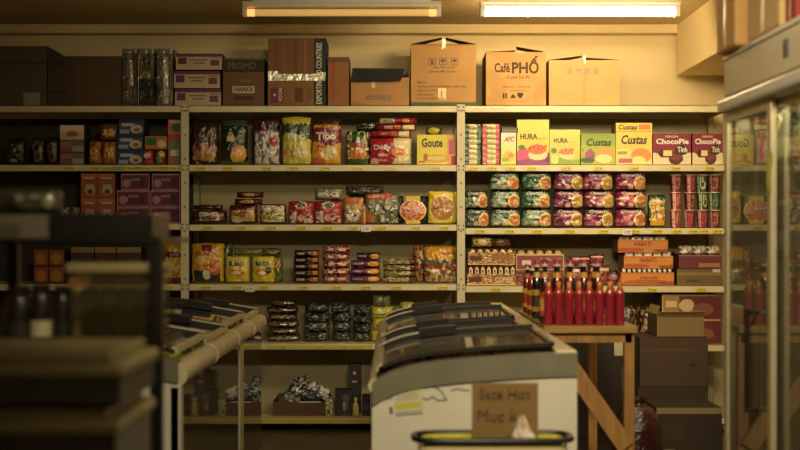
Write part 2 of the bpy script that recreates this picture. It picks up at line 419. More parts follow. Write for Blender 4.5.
carton((268, 326), 37, DT, TZ, .3, kp('#8a5c2c', ('rect', 0, .45, .8, 1, '#7c4f26'), ('rect', .14, .5, .16, .97, '#6a401c'), ('rect', .27, .5, .30, .95, '#925f30'), ('rect', .45, .5, .49, .97, '#6a401c'), ('rect', .62, .5, .66, .97, '#915f30'), ('rect', .8, 0, 1, 1, '#22302a'),
       ('rect', .05, .04, .28, .28, '#7a2440'), ('rect', .46, .07, .6, .27, '#5c3c20'), ('rect', .66, .1, .76, .24, '#6e5a34')), '#1f2a24',
       'tall brown carton with dark green edge stripe and a shiny band of tape', base_py=105, group=g0,
       texts=[('+', .09, .14, .14, .19, '#e8d8b8')],
       tape=[(-.193, .190, .17, .215, '#fff0c0'), (-.193, -.13, .205, .235, '#ffe9b8'), (.13, .192, .205, .225, '#ffe9b8')],
       extra=lambda r, w, h: (lambda q: (q.text('EXPORTING TO COUNTRIES', w*.33, w*.43, h*.03, h*.93, -.004, cc('#d8d2b0'), .02, vert=True), obj('lettering', q, 'plas', r), (lambda q2: (q2.text('VDON', -w*.32, -w*.25, h*.06, h*.26, -.004, cc('#e0c8b0'), .02, vert=True), obj('lettering', q2, 'plas', r)))(MB())))(MB()))
carton((328, 349), 56, DT, TZ, .28, kp('#9b5f2e', ('rect', .15, .1, .35, .9, '#a54a2c'), ('rect', .0, .9, 1, 1, '#7a4a22')), '#6b4522',
       'narrow orange-brown carton squeezed beside the taller taped carton', base_py=105, group=g0)
# open box with dark flap
w1, h1 = (409 - 351) / sT, (105 - 76) / sT
def icons_row(root, w, h, xs_, z, s=.028, c='#3c240c', kind='row'):
    k = cc(c)
    for i, x in enumerate(xs_):
        q = MB()
        for (a, b, e, f_) in ((x, x + s, z, z + .0032), (x, x + s, z + s - .0032, z + s), (x, x + .0032, z, z + s), (x + s - .0032, x + s, z, z + s)):
            q.poly([(a, -.0032, e), (b, -.0032, e), (b, -.0032, f_), (a, -.0032, f_)], k)
        cx = x + s / 2
        if i % 3 == 0:   # glass / box symbol
            q.poly([(cx - s*.22, -.0032, z + s*.2), (cx + s*.22, -.0032, z + s*.2), (cx + s*.22, -.0032, z + s*.5), (cx - s*.22, -.0032, z + s*.5)], k)
            q.poly([(cx - s*.12, -.0032, z + s*.58), (cx + s*.12, -.0032, z + s*.58), (cx + s*.2, -.0032, z + s*.8), (cx - s*.2, -.0032, z + s*.8)], k)
        else:            # umbrella
            q.poly([(cx + s*.36*math.cos(a), -.0032, z + s*.5 + s*.3*math.sin(a)) for a in [PI*j/8 for j in range(9)]], k)
            q.poly([(cx - s*.04, -.0032, z + s*.15), (cx + s*.04, -.0032, z + s*.15), (cx + s*.04, -.0032, z + s*.5), (cx - s*.04, -.0032, z + s*.5)], k)
        obj('handling_symbol', q, 'plas', root)
carton((351, 409), 76, DT, TZ, .3, kp('#b88240', ('dia', .2, -.45, '#a87336'), ('rect', .0, .96, 1, 1, '#8a5e2c'), ('rect', .36, .62, .42, 1, '#e0cf9c')), '#8a6030',
       'squat open carton with a drooping black flap and small handling symbols', base_py=105, group=g0,
       flaps=[([(-w1/2 + .0, -.012, h1 - .035), (w1/2 * .72, -.03, h1 - .03), (w1/2 - .03, -.002, h1 + .055), (-w1/2 + .01, .002, h1 + .06)], '#1c1914'),
              ([(-w1/2, 0, h1), (-w1/2, .3, h1), (-w1/2 - .004, .3, h1 + .06), (-w1/2 + .01, 0, h1 + .062)], '#7a5528'),
              ([(w1/2, 0, h1), (w1/2, .3, h1), (w1/2 - .012, .3, h1 + .06), (w1/2 - .025, 0, h1 + .06)], '#a37338'),
              ([(w1/2, .3, h1), (-w1/2, .3, h1), (-w1/2, .3, h1 + .06), (w1/2, .3, h1 + .06)], '#7a5528')],
       extra=lambda r, w, h: (icons_row(r, w, h, [-.095 + .036 * i for i in range(5)], .045, .027)))
w2, h2 = (476 - 411) / sT, (105 - 43) / sT
carton((411, 476), 43, DT, TZ, .34, kp('#b98842', ('rect', 0, 0, 1, .065, '#4c5a2a'), ('rect', .42, .1, .55, .30, '#ead9a4'), ('rect', .45, .14, .48, .26, '#c48d3e'), ('rect', .0, .985, 1, 1, '#8d6228')), '#8f642c',
       'big tan carton with green base stripe and handling symbols, flaps raised at its middle', base_py=105, group=g0,
       texts=[('Net Wt 12 kg', .34, .60, .68, .64, '#5c3f1c'), ('Gross Wt 13 kg', .28, .53, .68, .575, '#5c3f1c'), ('MFG: A', .1, .365, .24, .395, '#5c3f1c'), ('PRODUCT OF VIETNAM - KEEP DRY', .1, .30, .86, .33, '#6c4c22'),
              ('STORE IN A COOL PLACE', .1, .24, .40, .265, '#6c4c22'), ('BEST BEFORE', .1, .17, .34, .195, '#6c4c22'), ('LOT 2209 EXP', .1, .11, .52, .135, '#6c4c22')],
       flaps=[([(-w2/2, 0, h2), (0, -.004, h2 + .045), (.0, .16, h2 + .06), (-w2/2, .17, h2)], '#6f4d20'), ([(w2/2, 0, h2), (w2/2, .17, h2), (.0, .16, h2 + .06), (.0, -.004, h2 + .045)], '#7c5625')],
       tape=[(-.012, .014, h2 - .03, h2 + .045, '#e5d2a4')],
       extra=lambda r, w, h: icons_row(r, w, h, [-.1, -.028, .05], h * .66, .048))
w3, h3 = (546 - 486) / sT, (105 - 51) / sT
carton((486, 546), 51, DT, TZ, .32, kp('#c2924c', ('noi', 2.5, .12, '#b88844')), '#b0803a',
       'tan coffee carton with large dark brown lettering and one flap lifted', base_py=105, group=g0,
       texts=[('Café', .14, .62, .40, .80, '#4c2f10', .03), ('PHỐ', .43, .60, .88, .93, '#4c2f10', .035), ('Cà phê Sữa Đá', .32, .49, .72, .57, '#6a4318', .015, .2), ('INSTANT COFFEE MIX', .28, .34, .76, .37, '#80592a'), ('NET WEIGHT 9 KG', .4, .27, .66, .30, '#80592a'),
              ('Il', .28, .14, .35, .24, '#3c2610', .03), ('▲', .4, .15, .5, .23, '#3c2610'), ('♥', .52, .14, .62, .25, '#3c2610', .03)],
       flaps=[([(-w3/2, 0, h3), (.0, -.002, h3 + .012), (.0, .15, h3 + .02), (-w3/2, .16, h3)], '#c0903f'), ([(-.0, -.001, h3 + .036), (w3/2 * .9, 0, h3 + .004), (w3/2, .15, h3), (.02, .15, h3 + .04)], '#7c5523')])
w4, h4 = (620 - 549) / sT, (105 - 59) / sT
carton((549, 620), 59, DT, TZ, .36, kp('#c39a56', ('rect', .47, .05, .53, .98, '#b98c48'), ('rect', 0, 0, 1, .02, '#9a7438')), '#b58843',
       'plain tan carton with four small symbols, rightmost on the top shelf', base_py=105, group=g0,
       flaps=[([(-w4/2, 0, h4), (-.005, -.003, h4 + .03), (-.005, .17, h4 + .04), (-w4/2, .18, h4)], '#94692c'), ([(w4/2, 0, h4), (w4/2, .18, h4), (.005, .17, h4 + .02), (.005, -.003, h4 + .016)], '#94692c')],
       extra=lambda r, w, h: icons_row(r, w, h, [-.12, -.06, -.0, .06], h * .70, .038, '#5f4218'), tape=[(-.006, .008, h4 - .02, h4 + .03, '#efe0b0')])

# ================================================================== SHELF A (second board) goods
G_A = 'snacks and biscuits on the upper display shelf'
# left unit, dim
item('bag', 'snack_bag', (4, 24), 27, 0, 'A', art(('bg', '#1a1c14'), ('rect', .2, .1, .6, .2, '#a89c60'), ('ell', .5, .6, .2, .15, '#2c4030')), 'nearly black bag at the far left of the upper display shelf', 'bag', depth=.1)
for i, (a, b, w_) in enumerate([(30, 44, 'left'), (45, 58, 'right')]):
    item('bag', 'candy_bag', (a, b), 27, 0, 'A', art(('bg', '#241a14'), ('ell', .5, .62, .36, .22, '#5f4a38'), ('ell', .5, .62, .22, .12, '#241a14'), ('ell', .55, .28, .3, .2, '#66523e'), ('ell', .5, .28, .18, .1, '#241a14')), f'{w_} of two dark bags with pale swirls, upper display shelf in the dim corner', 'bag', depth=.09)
for i, (off, h, nm, top) in enumerate([(0, 12, 'bottom', 0), (12.5, 12, 'middle', 0), (25, 14.5, 'top', 1)]):
    p = art(('bg', '#c8b498'), ('rect', 0, .55, 1, 1, '#e6d8b0'), ('ell', .5, .4, .25, .2, '#c04a34')) if top else art(('bg', '#7a5a52'), ('rect', .05, .55, .45, .85, '#b06a40'), ('rect', .5, .1, .95, .5, '#96988c'), ('rect', 0, 0, .4, .3, '#9a4a40'))
    item('box', 'biscuit_box', (60, 84), h, off, 'A', p, ['pink and grey biscuit box, bottom of the three-box stack beside the swirl bags', 'pink and grey biscuit box, middle of the three-box stack beside the swirl bags', 'pale silvery biscuit box on top of the three-box stack beside the swirl bags'][i], 'box', '#403830', short='stack of pink boxes')
for i, (a, b, h, off, c, lab) in enumerate([(87, 101, 24, 0, '#a8601c', 'amber snack bag with yellow swirl, left of two beside the blue boxes'), (101, 116, 24, 0, '#b87818', 'golden snack bag with a bright corner, touching the stack of blue boxes'), (98, 117, 17, 24.5, '#6e4218', 'dull brown packet lying across the two amber snack bags')]):
    item('bag', 'snack_bag', (a, b), h, off, 'A', art(('bg', c), ('ell', .5, .45, .3, .25, '#d8a030'), ('noi', 6, .15, '#8c4a14'), seed=i), lab, 'bag', depth=.1, short=['amber snack bag', 'golden snack bag', None][i])
for i, nm in enumerate(['bottom', 'middle', 'top']):
    item('box', 'biscuit_box', (118 + (i == 2), 143 + (i == 2)), 15, i * 15.2, 'A', art(('bg', '#28447a'), ('rect', 0, .8, 1, 1, '#1c2c50'), ('rect', .08, .55, .6, .75, '#aeb4b8'), ('ell', .7, .35, .25, .28, '#c8b48c'), ('ell', .72, .3, .12, .14, '#a05a28'), ('rect', .02, .05, .4, .3, '#8aa0b4'), seed=i),
         f'blue wafer box, {nm} of the stack of three blue boxes', 'box', '#1a2840', short='stack of blue wafer boxes' if i == 0 else None, group='stacked blue wafer boxes')
item('bag', 'jelly_pack', (141, 153), 15, 0, 'A', art(('bg', '#b8283c'), ('ell', .5, .6, .3, .2, '#e0b890'), ('rect', .1, .05, .9, .25, '#d04060')), 'small red jelly pack beside the stack of blue wafer boxes', 'pack', depth=.08, short='small red jelly pack')
item('bag', 'jelly_pack', (154, 166), 15, 0, 'A', art(('bg', '#a8281c'), ('ell', .4, .3, .3, .25, '#6a9c3c'), ('ell', .6, .7, .25, .2, '#e8c860')), 'small red and green jelly pack with yellow dot', 'pack', depth=.08, short='red and green jelly pack')
item('box', 'jelly_box', (145, 167), 13, 15.5, 'A', art(('bg', '#c07030'), ('rect', .05, .3, .5, .9, '#2c6a3c'), ('ell', .75, .4, .2, .3, '#e8c090')), 'orange and green box lying on the two small jelly packs', 'box', '#70401c')
item('box', 'juice_box', (168, 181), 29, 0, 'A', art(('bg', '#b0483c'), ('rect', .1, 0, .9, .8, '#5c8a4c'), ('rect', .2, .3, .8, .5, '#d8c8a0'), ('ell', .5, .15, .25, .1, '#d84838')), 'upright green and red carton next to the shelf upright', 'box', '#703024', depth=.07, short='green and red carton')
item('box', 'juice_box', (168, 182), 15.5, 29.3, 'A', art(('bg', '#d0603c'), ('ell', .55, .5, .32, .28, '#2c6838'), ('rect', .1, .8, .9, 1, '#e8a060')), 'orange box with a green oval on top of the upright carton', 'box', '#803c20', depth=.07)
# middle unit
item('bag', 'snack_bag', (190, 218), 43, 0, 'A', art(('bg', '#3e1c14'), ('ell', .5, .35, .46, .24, '#a87850'), ('ell', .5, .44, .34, .14, '#4c1c14'), ('ell', .52, .40, .14, .1, '#c07a5c'), ('ell', .55, .18, .34, .10, '#b87c2c'), ('noi', 8, .25, '#c89c74', 0, 0, 1, .5), seed=3), 'dark red-brown snack bag picturing rolled wafers, first bag in the middle unit', 'bag', short='red-brown wafer bag', depth=.12)
item('bag', 'snack_bag', (219, 247), 46, 0, 'A', art(('bg', '#1a2418'), ('rect', 0, .86, 1, 1, '#38502a'), ('rect', .25, .5, .55, .62, '#d8c020'), ('ell', .68, .22, .25, .2, '#c87818'), ('ell', .78, .25, .2, .16, '#e09a28'), ('ell', .56, .15, .16, .12, '#e8b040'), ('rect', 0, 0, 1, .06, '#5a6a20')), 'blackish green crisp bag with orange crisps at lower right', 'bag', texts=[('JUU', .3, .50, .6, .60, '#f0e8c0', .03), ('oa', .32, .62, .5, .7, '#d0c890', .02)], short='blackish green crisp bag', depth=.12)
item('bag', 'snack_bag', (251, 280), 49, 0, 'A', art(('bg', '#3c1220'), ('rect', .1, .0, .97, .66, '#c8c0b4'), ('noi', 9, .12, '#786a60', .1, 0, .97, .66), ('noi', 12, .3, '#f8f4e8', .1, 0, .97, .66), ('rect', .1, .66, 1, .7, '#7c4450'), ('ell', .78, .46, .15, .1, '#b02428'), seed=5), 'maroon-topped bag with a white crinkled front', 'bag', short='maroon-topped white bag', depth=.12, lump=.014)
tp = lambda a, b, c_, d_, sd: art(('bg', a), ('wave', .84, .02, 40, 0, b), ('rect', 0, .56, 1, .8, b), ('wave', .58, .07, 5, 0, c_), ('ell', .28, .22, .24, .14, '#c89a3c'), ('ell', .7, .24, .22, .12, '#e8d8a0'), ('noi', 9, .28, d_, 0, 0, 1, .45), seed=sd)
item('bag', 'cracker_bag', (281, 311), 49, 0, 'A', tp('#d8cc28', '#2e4a24', '#c8c030', '#f0e870', 2), 'lime yellow egg-cracker bag with a dark green middle band', 'bag', texts=[('Tipo', .14, .48, .82, .66, '#e4e4c8', .035)], short='lime yellow cracker bag', depth=.12)
item('bag', 'cracker_bag', (311, 341), 49, 0, 'A', art(('bg', '#3a1c18'), ('rect', 0, .74, 1, .82, '#c89c28'), ('noi', 14, .1, '#b8342c', 0, .74, 1, .82), ('rect', 0, .4, 1, .74, '#8c1c34'), ('wave', .42, .05, 6, 1, '#e0a020'), ('ell', .6, .22, .3, .12, '#f0d088'), ('ell', .2, .06, .3, .08, '#d85c28'), ('ell', .28, .36, .1, .04, '#e83820')), 'crimson and orange egg-cracker bag right of the lime one', 'bag', texts=[('Tipo', .16, .46, .84, .66, '#f2ead8', .035)], short='crimson and orange cracker bag', depth=.12)
item('bag', 'wafer_pack', (346, 369), 34, 0, 'A', art(('bg', '#26401c'), ('rect', .1, .1, .9, .95, '#7c8c48'), ('noi', 9, .08, '#e8e4c0'), ('rect', .25, .62, .45, .95, '#24401c'), ('rect', .62, .62, .78, .95, '#24401c'), ('rect', .15, .48, .9, .62, '#b84834'), ('ell', .5, .3, .42, .14, '#d88428'), ('rect', 0, 0, 1, .16, '#34502a'), seed=9), 'green and white snack pack with an orange wafer picture', 'pack', short='green and white wafer pack', depth=.12)
item('bag', 'wafer_pack', (356, 378), 9, 34, 'A', art(('bg', '#1e2a1a'), ('noi', 7, .2, '#6a7a50')), 'dark green packet lying behind and above the green and white pack', 'pack', depth=.1, d=D0 + .09)
item('bag', 'snack_bag', (369, 412), 27.5, 0, 'A', art(('bg', '#b8142c'), ('dia', -1.15, 2.2, '#ecd9a0'), ('rect', .58, .5, 1, 1, '#ecd9a0'), ('ell', .68, .45, .17, .16, '#e8923c'), ('rect', .62, .2, .9, .34, '#e4bc70'), ('ell', .12, .1, .1, .14, '#e8b898')), 'red and cream snack bag with white lettering, front of the red pile', 'bag', texts=[('Dolly', .1, .48, .52, .72, '#f6e8d8', .03), ('cake', .2, .3, .44, .42, '#f0d0b8', .03), ('bo sua', .24, .12, .42, .22, '#f0c8a8', .03)], short='red and cream snack bag', depth=.11)
for i, (a, b, off, h, p, lab) in enumerate([
    (368, 412, 27.5, 7, [('bg', '#a41428'), ('rect', .3, .3, .45, .7, '#e08878'), ('rect', .5, .1, .68, .9, '#c83c28'), ('rect', .7, .0, .96, 1, '#e8d49c')], 'red and cream packet, lowest of three lying on the red and cream bag'),
    (375, 417, 34.5, 6.5, [('bg', '#a01430'), ('rect', .2, .2, .42, .7, '#dc9490'), ('rect', .46, .2, .6, .8, '#e0782c'), ('rect', .66, .1, .95, .9, '#e8dca0')], 'red packet with cream end, middle of three lying on the red and cream bag'),
    (378, 418, 41, 6.5, [('bg', '#b8142c'), ('rect', 0, 0, .42, 1, '#dcd0a0'), ('rect', .1, .3, .35, .7, '#a8a070'), ('rect', .62, .2, .8, .85, '#f09838')], 'red and beige packet at the very top of the red pile')]):
    item('bag', 'snack_packet', (a, b), h, off, 'A', paint(p), lab, 'packet', depth=.11, zig=False)
item('box', 'cracker_box', (417, 456), 30, 0, 'A', art(('bg', '#f2d636'), ('rect', .78, 0, 1, 1, '#e8b050'), ('rect', .82, .35, .94, .85, '#d8507c'), ('rect', .88, 0, 1, .3, '#c83c50'), ('ell', .5, .2, .34, .14, '#e0a840'), ('ell', .5, .22, .26, .08, '#f0d060'), ('ell', .22, .24, .06, .14, '#b86c28'), ('rect', .05, .06, .2, .12, '#c87828')), 'yellow sesame cracker box beside the shelf upright', 'box', '#c8a028', texts=[('Goute', .12, .58, .66, .88, '#1e3c2c', .03)], short='yellow sesame cracker box')
item('bag', 'snack_packet', (426, 442), 8, 30.2, 'A', art(('bg', '#4c4c24'), ('ell', .5, .5, .36, .4, '#d0c040')), 'small olive packet lying on top of the yellow sesame cracker box', 'packet', depth=.08, d=D0 + .08)
# right unit
def rolls(px0, px1, top, base, label, c1, c2, side, short):
    d = D0 + .045; w = (px1 - px0) / S(d); h = top / S(d)
    root = empty('wafer_roll_pack', ((X(px0, d) + X(px1, d)) / 2, d, BZ['A'] + .0012))
    q = MB(); q.grid(lambda u, v: (-w/2 + w*u, .03 + .004 * math.sin(v * 44), v * h), 8, 30, lambda u, v: c1 if u < .22 or u > .8 else c2); q.box(-w/2, w/2, .032, .12, 0, h, side)
    obj('wrapper', q, 'film', root)
    n = 8
    for i in range(n):
        q = MB(); z = (i + .5) * h / n; r = h / n * .46
        prof = [(.0, -.036), (r * .8, -.034), (r, -.03), (r, .03), (r * .8, .034), (0, .036)]
        vs = []; N = 12
        q.tube((-w * .22, .03, z), (w * .26, .03, z), r, rgb('f0e0a0'), 12)
        q.box(-w * .2, w * .1, .03 - r - .002, .03, z - r * .35, z + r * .3, rgb('c8a860'))
        obj('roll', q, 'film', root)
    tag(root, label, 'pack'); REG.append((root.location.x, 'A', short))
rolls(465, 481, 41, 0, 'tall green-edged pack of pale yellow rolls, first in the right unit', rgb('2e5a34'), rgb('e4d888'), rgb('2c4a2a'), 'green-edged roll pack')
rolls(483, 500, 41, 0, 'tall pink-edged pack of pale yellow rolls', rgb('e0525c'), rgb('f0dc8c'), rgb('b03a40'), 'pink-edged roll pack')
item('box', 'cracker_box', (501, 516), 32, 0, 'A', art(('grad', '#e8d84a', '#f6f0d8'), ('ell', .5, .25, .4, .16, '#e8c440'), ('ell', .3, .16, .25, .07, '#9cb43c'), ('ell', .65, .3, .2, .08, '#d88c3c')), 'slim white and yellow cracker box with red slanted letters', 'box', '#c8c4a8', texts=[('AFC', .2, .72, .82, .88, '#b8243c', .03, .3)], short='slim white cracker box')
item('box', 'cracker_box', (502, 518), 5, 32, 'A', art(('bg', '#58544c'), ('rect', 0, .3, 1, .5, '#8a8674')), 'dark grey packet lying on the slim white cracker box', 'packet', '#3c382c')
hura = lambda: art(('grad', '#d6c83c', '#e4d860'), ('wave', .22, .08, 5, 2, '#7a2470'), ('ell', .2, .18, .22, .2, '#d84c84'), ('ell', .15, .38, .1, .06, '#4a7a34'), ('wave', .08, .05, 4, 0, '#9c3c84'), ('dia', .32, .05, '#00000') if 0 else ('ell', .65, .22, .3, .12, '#f0d8a0'), ('ell', .63, .34, .3, .11, '#e0703c'), ('noi', 16, .1, '#c8482c', .35, .28, .92, .44), ('rect', .42, .12, .88, .22, '#f2dca4'))
item('box', 'sponge_cake_box', (517, 549), 45, 0, 'A', hura(), 'tall bright yellow cake box with purple swirl and waffle picture', 'box', '#a8a428', texts=[('HURA', .1, .56, .64, .69, '#56340f', .035), ('swissroll', .66, .56, .9, .6, '#a89030')], short='tall yellow cake box')
item('box', 'sponge_cake_box', (549.5, 580), 35, 0, 'A', art(('grad', '#c2c444', '#dad668'), ('wave', .18, .06, 5, 1, '#8aa828'), ('ell', .18, .16, .14, .14, '#c8dc74'), ('ell', .14, .4, .1, .08, '#5c8c34'), ('ell', .58, .28, .25, .12, '#f0d8a0'), ('ell', .56, .38, .24, .09, '#e88c4c'), ('noi', 16, .1, '#d0602c', .32, .3, .8, .46)), 'shorter lime yellow cake box beside the tall purple-swirled one', 'box', '#8c9424', texts=[('HURA', .14, .62, .6, .76, '#5c4010', .035), ('bakery', .66, .62, .86, .66, '#a89c34')], short='shorter lime yellow cake box')
item('box', 'custard_cake_box', (581, 615.5), 31, 0, 'A', art(('grad', '#c8cc3c', '#7c9c2c'), ('wave', .62, .03, 5, 0, '#a8b834'), ('ell', .26, .3, .14, .18, '#b04c84'), ('ell', .2, .14, .2, .1, '#3c6428'), ('ell', .72, .32, .26, .24, '#ec9c3c'), ('ell', .66, .2, .24, .14, '#f4dc90'), ('noi', 10, .3, '#7c3c60', .05, .1, .4, .5)), 'green custard cake box with purple fruit, left of the yellow one', 'box', '#6c8424', texts=[('Custas', .14, .60, .86, .84, '#23301c', .03, .2)], short='green custard cake box')
item('box', 'custard_cake_box', (616, 652), 33, 0, 'A', art(('bg', '#e8cc48'), ('wave', .45, .03, 6, 0, '#e8d870'), ('ell', .7, .28, .28, .22, '#ec8c34'), ('ell', .62, .14, .2, .12, '#f4dc80'), ('rect', .06, .05, .46, .2, '#c05c78'), ('rect', .04, .3, .3, .4, '#98a040')), 'bright yellow custard cake box with an orange cake picture', 'box', '#c89c28', texts=[('Custas', .12, .62, .84, .90, '#3c2a14', .03, .2)], short='bright yellow custard cake box')
item('box', 'custard_cake_box', (616, 652), 8.5, 33.3, 'A', art(('bg', '#f2c83c'), ('rect', .62, .2, .95, .8, '#e8783c')), 'flat yellow custard cake box lying on the bright yellow one', 'box', '#d0a830', texts=[('Custas', .05, .2, .58, .8, '#3c2a14', .03, .2)])
choco = lambda: art(('bg', '#8c1428'), ('wave', .34, .05, 6, 2, '#e8d4a0'), ('ell', .28, .36, .14, .13, '#3a1410'), ('ell', .6, .2, .19, .2, '#4c1c10'), ('ell', .6, .25, .15, .12, '#7a3418'), ('rect', .28, .24, .50, .46, '#ecd480'), ('rect', .28, .22, .5, .27, '#4c1c10'), ('ell', .76, .48, .17, .17, '#2c100e'))
tx = [('ChocoPie', .08, .66, .94, .84, '#f6e8d8', .035), ('Tinh', .64, .40, .9, .58, '#f2e0c0', .03), ('ORION', .32, .87, .66, .94, '#f0c8b0', .02)]
item('box', 'marshmallow_pie_box', (653, 691), 31, 0, 'A', choco(), 'crimson and cream marshmallow pie box next to the yellow custard box', 'box', '#6c1020', texts=tx, short='left crimson pie box')
item('box', 'marshmallow_pie_box', (692.5, 722.6), 31, 0, 'A', choco(), 'crimson and cream marshmallow pie box at the right end of its shelf', 'box', '#6c1020', texts=tx, short='right crimson pie box')

# ================================================================== SHELF B goods
for i, (px, off, who) in enumerate([((81, 97.5), 0, 'bottom left'), ((98, 115), 0, 'bottom right'), ((81, 97.5), 25, 'top left'), ((98, 115), 25, 'top right')]):
    item('box', 'tea_box', px, 24.5, off, 'Bl', art(('bg', '#9c4c20'), ('rect', 0, .85, 1, 1, '#b86430'), ('rect', .2, .78, .8, .84, '#c8b090'), ('ell', .55, .32, .3, .2, '#a89c8c'), ('ell', .55, .25, .16, .1, '#5c2c14'), ('rect', .3, .5, .75, .56, '#c89470')), f'rust orange box, {who} of the four-box block in the left unit', 'box', '#6c3414', group='rust orange boxes', short={0: 'left rust orange box', 1: 'right rust orange box'}.get(i))
for i, (a, b) in enumerate([(57, 68), (69, 80)]):
    item('bag', 'snack_packet', (a, b), 16, 0, 'Bl', art(('bg', '#4a4c54'), ('noi', 6, .1, '#b0a884'), ('rect', 0, 0, 1, .2, '#a8882c'), seed=i), ['small bluish packet with pale mark, farther from the rust orange boxes', 'small bluish packet with pale mark, right against the rust orange boxes'][i], 'packet', depth=.07)
for j, rowp in enumerate([[(117, 149.5), (150.5, 180)], [(117, 149.5), (150.5, 180)], [(121, 149.5), (152, 180)]]):
    for i, px in enumerate(rowp):
        item('box', 'tea_box', px, 16, j * 16.6, 'Bl', art(('bg', '#5c1c34'), ('rect', 0, 0, 1, .06, '#b8707c'), ('rect', 0, .92, 1, 1, '#b8707c'), ('rect', 0, 0, .03, 1, '#b8707c'), ('rect', .97, 0, 1, 1, '#b8707c'), ('ell', .2, .4, .14, .26, '#a8746c'), ('rect', .34, .55, .66, .68, '#a05c6c'), ('ell', .76, .45, .09, .3, '#3c1024'), seed=i + j), f'wine-red box with pink edges, {["bottom", "middle", "top"][j]} {["left", "right"][i]} of the block of six', 'box', '#3c1424', group='wine-red boxes with pink edges', short=f'{["left", "right"][i]} column of wine-red boxes' if j == 0 else None)
item('bag', 'biscuit_pack', (190, 226), 14, 0, 'Bm', art(('bg', '#4c1420'), ('rect', .25, .2, .8, .85, '#c8c0a0'), ('ell', .5, .4, .25, .15, '#5c5c34'), ('noi', 8, .25, '#7c2c34')), 'low maroon biscuit pack with a whitish picture, first on its shelf', 'pack', short='low maroon biscuit pack', depth=.14)
item('bag', 'biscuit_pack', (192, 222), 5, 14, 'Bm', art(('bg', '#381014'), ('rect', .3, .3, .7, .7, '#5c2c24')), 'thin dark maroon packet lying on the low maroon pack', 'packet', depth=.1)
item('bag', 'biscuit_pack', (228, 257), 19, 0, 'Bm', art(('bg', '#5c1420'), ('rect', .08, .12, .92, .72, '#cc9c3c'), ('ell', .5, .5, .3, .16, '#8c4c18'), ('rect', .15, .3, .4, .36, '#f0d890'), ('ell', .3, .15, .2, .1, '#d8d0b0')), 'maroon biscuit pack with mustard yellow window', 'pack', short='maroon and mustard pack', depth=.12)
for i, (a, b, off) in enumerate([(233, 262, 19), (235, 263, 26)]):
    item('bag', 'biscuit_pack', (a, b), 6.5, off, 'Bm', art(('bg', '#54141c'), ('ell', .5, .5, .25, .3, '#c89024'), ('rect', .7, .2, .95, .8, '#4c1018')), ['lower maroon packet lying on the mustard-windowed pack', 'upper maroon packet lying above the mustard-windowed pack'][i], 'packet', depth=.12, zig=False)
item('bag', 'candy_bag', (259, 286), 20, 0, 'Bm', art(('bg', '#5c1420'), ('rect', .07, .08, .93, .9, '#dcd6b4'), ('noi', 9, .12, '#3c6c34', .07, .1, .93, .6), ('noi', 11, .25, '#d8b828', .07, .1, .93, .7), ('noi', 8, .3, '#b83c34', .07, .5, .93, .9), seed=4), 'white floral candy bag with green and yellow flecks', 'bag', short='white floral candy bag', depth=.1)
for i, (a, b) in enumerate([(287.5, 314), (314, 342)]):
    item('bag', 'candy_bag', (a, b), 23, 0, 'Bm', art(('bg', '#b41c28'), ('ell', .5, .8, .24, .16, '#e8e0cc'), ('ell', .5, .8, .16, .09, '#4c6c44'), ('rect', .05, .0, .34, .55, '#dcd0bc'), ('rect', .62, .0, .95, .35, '#dcc8b0'), ('noi', 8, .2, '#8c1420'), ('ell', .5, .25, .12, .14, '#e0b090'), seed=i + 2), ['red and white candy bag, left of the matching pair', 'red and white candy bag, right of the matching pair'][i], 'bag', short=['left red and white candy bag', 'right red and white candy bag'][i], depth=.1, group='red and white candy bags')
item('bag', 'rice_cake_bag', (314, 343), 12, 24, 'Bm', art(('bg', '#8c8c70'), ('rect', .1, .2, .9, .6, '#d8d4bc'), ('noi', 8, .2, '#5c6444')), 'greyish white packet lying on the red and white candy bags', 'packet', depth=.12)
item('bag', 'rice_cake_bag', (343, 364), 27, 0, 'Bm', art(('bg', '#a88c5c'), ('rect', 0, .72, 1, .95, '#d06c34'), ('rect', 0, .5, 1, .7, '#c8a860'), ('ell', .5, .3, .35, .2, '#e8e0cc'), ('noi', 9, .25, '#8c3424', 0, 0, 1, .4), seed=6), 'beige snack bag with an orange top band, behind the tiny orange bottle', 'bag', short='beige orange-banded bag', depth=.09, d=D0 + .07)
item('bag', 'rice_cake_bag', (349, 366), 13, 20, 'Bm', art(('bg', '#2c3020'), ('noi', 7, .2, '#565c40')), 'dark packet leaning behind the beige bag', 'packet', depth=.06, d=D0 + .19)
b = empty('mini_bottle', (X(364, D0 + .03), D0 + .03, BZ['Bm'] + .0012)); q = MB(); q.lathe([(.013, 0, rgb('c87424')), (.015, .01, rgb('d8802c')), (.015, .07, rgb('e09038')), (.006, .09, rgb('c87424')), (.006, .10, rgb('c87424'))], 12); obj('body', q, 'plas', b)
q = MB(); q.lathe([(.008, .10, rgb('e8c8a0')), (.008, .118, rgb('e8c8a0'))], 12); obj('cap', q, 'plas', b); tag(b, 'tiny orange bottle standing before the beige snack bag', 'bottle')
item('bag', 'seaweed_bag', (365, 399), 31, 0, 'Bm', art(('bg', '#6a7458'), ('rect', 0, .78, .78, 1, '#c86444'), ('rect', .1, .84, .6, .92, '#e0a880'), ('rect', 0, .6, 1, .78, '#8c9070'), ('noi', 8, .05, '#d0d4c0', 0, 0, 1, .6), ('noi', 10, .2, '#243c28', 0, 0, 1, .55), ('ell', .15, .2, .15, .2, '#c88438'), seed=8), 'silver green crinkled bag with a salmon-coloured top', 'bag', short='silver green crinkled bag', depth=.13, lump=.014)
item('bag', 'seaweed_bag', (345, 384), 10, 28.5, 'Bm', art(('bg', '#343424'), ('noi', 6, .1, '#5c5c48')), 'dark olive packet lying over the beige and silver green bags', 'packet', depth=.12, d=D0 + .12)
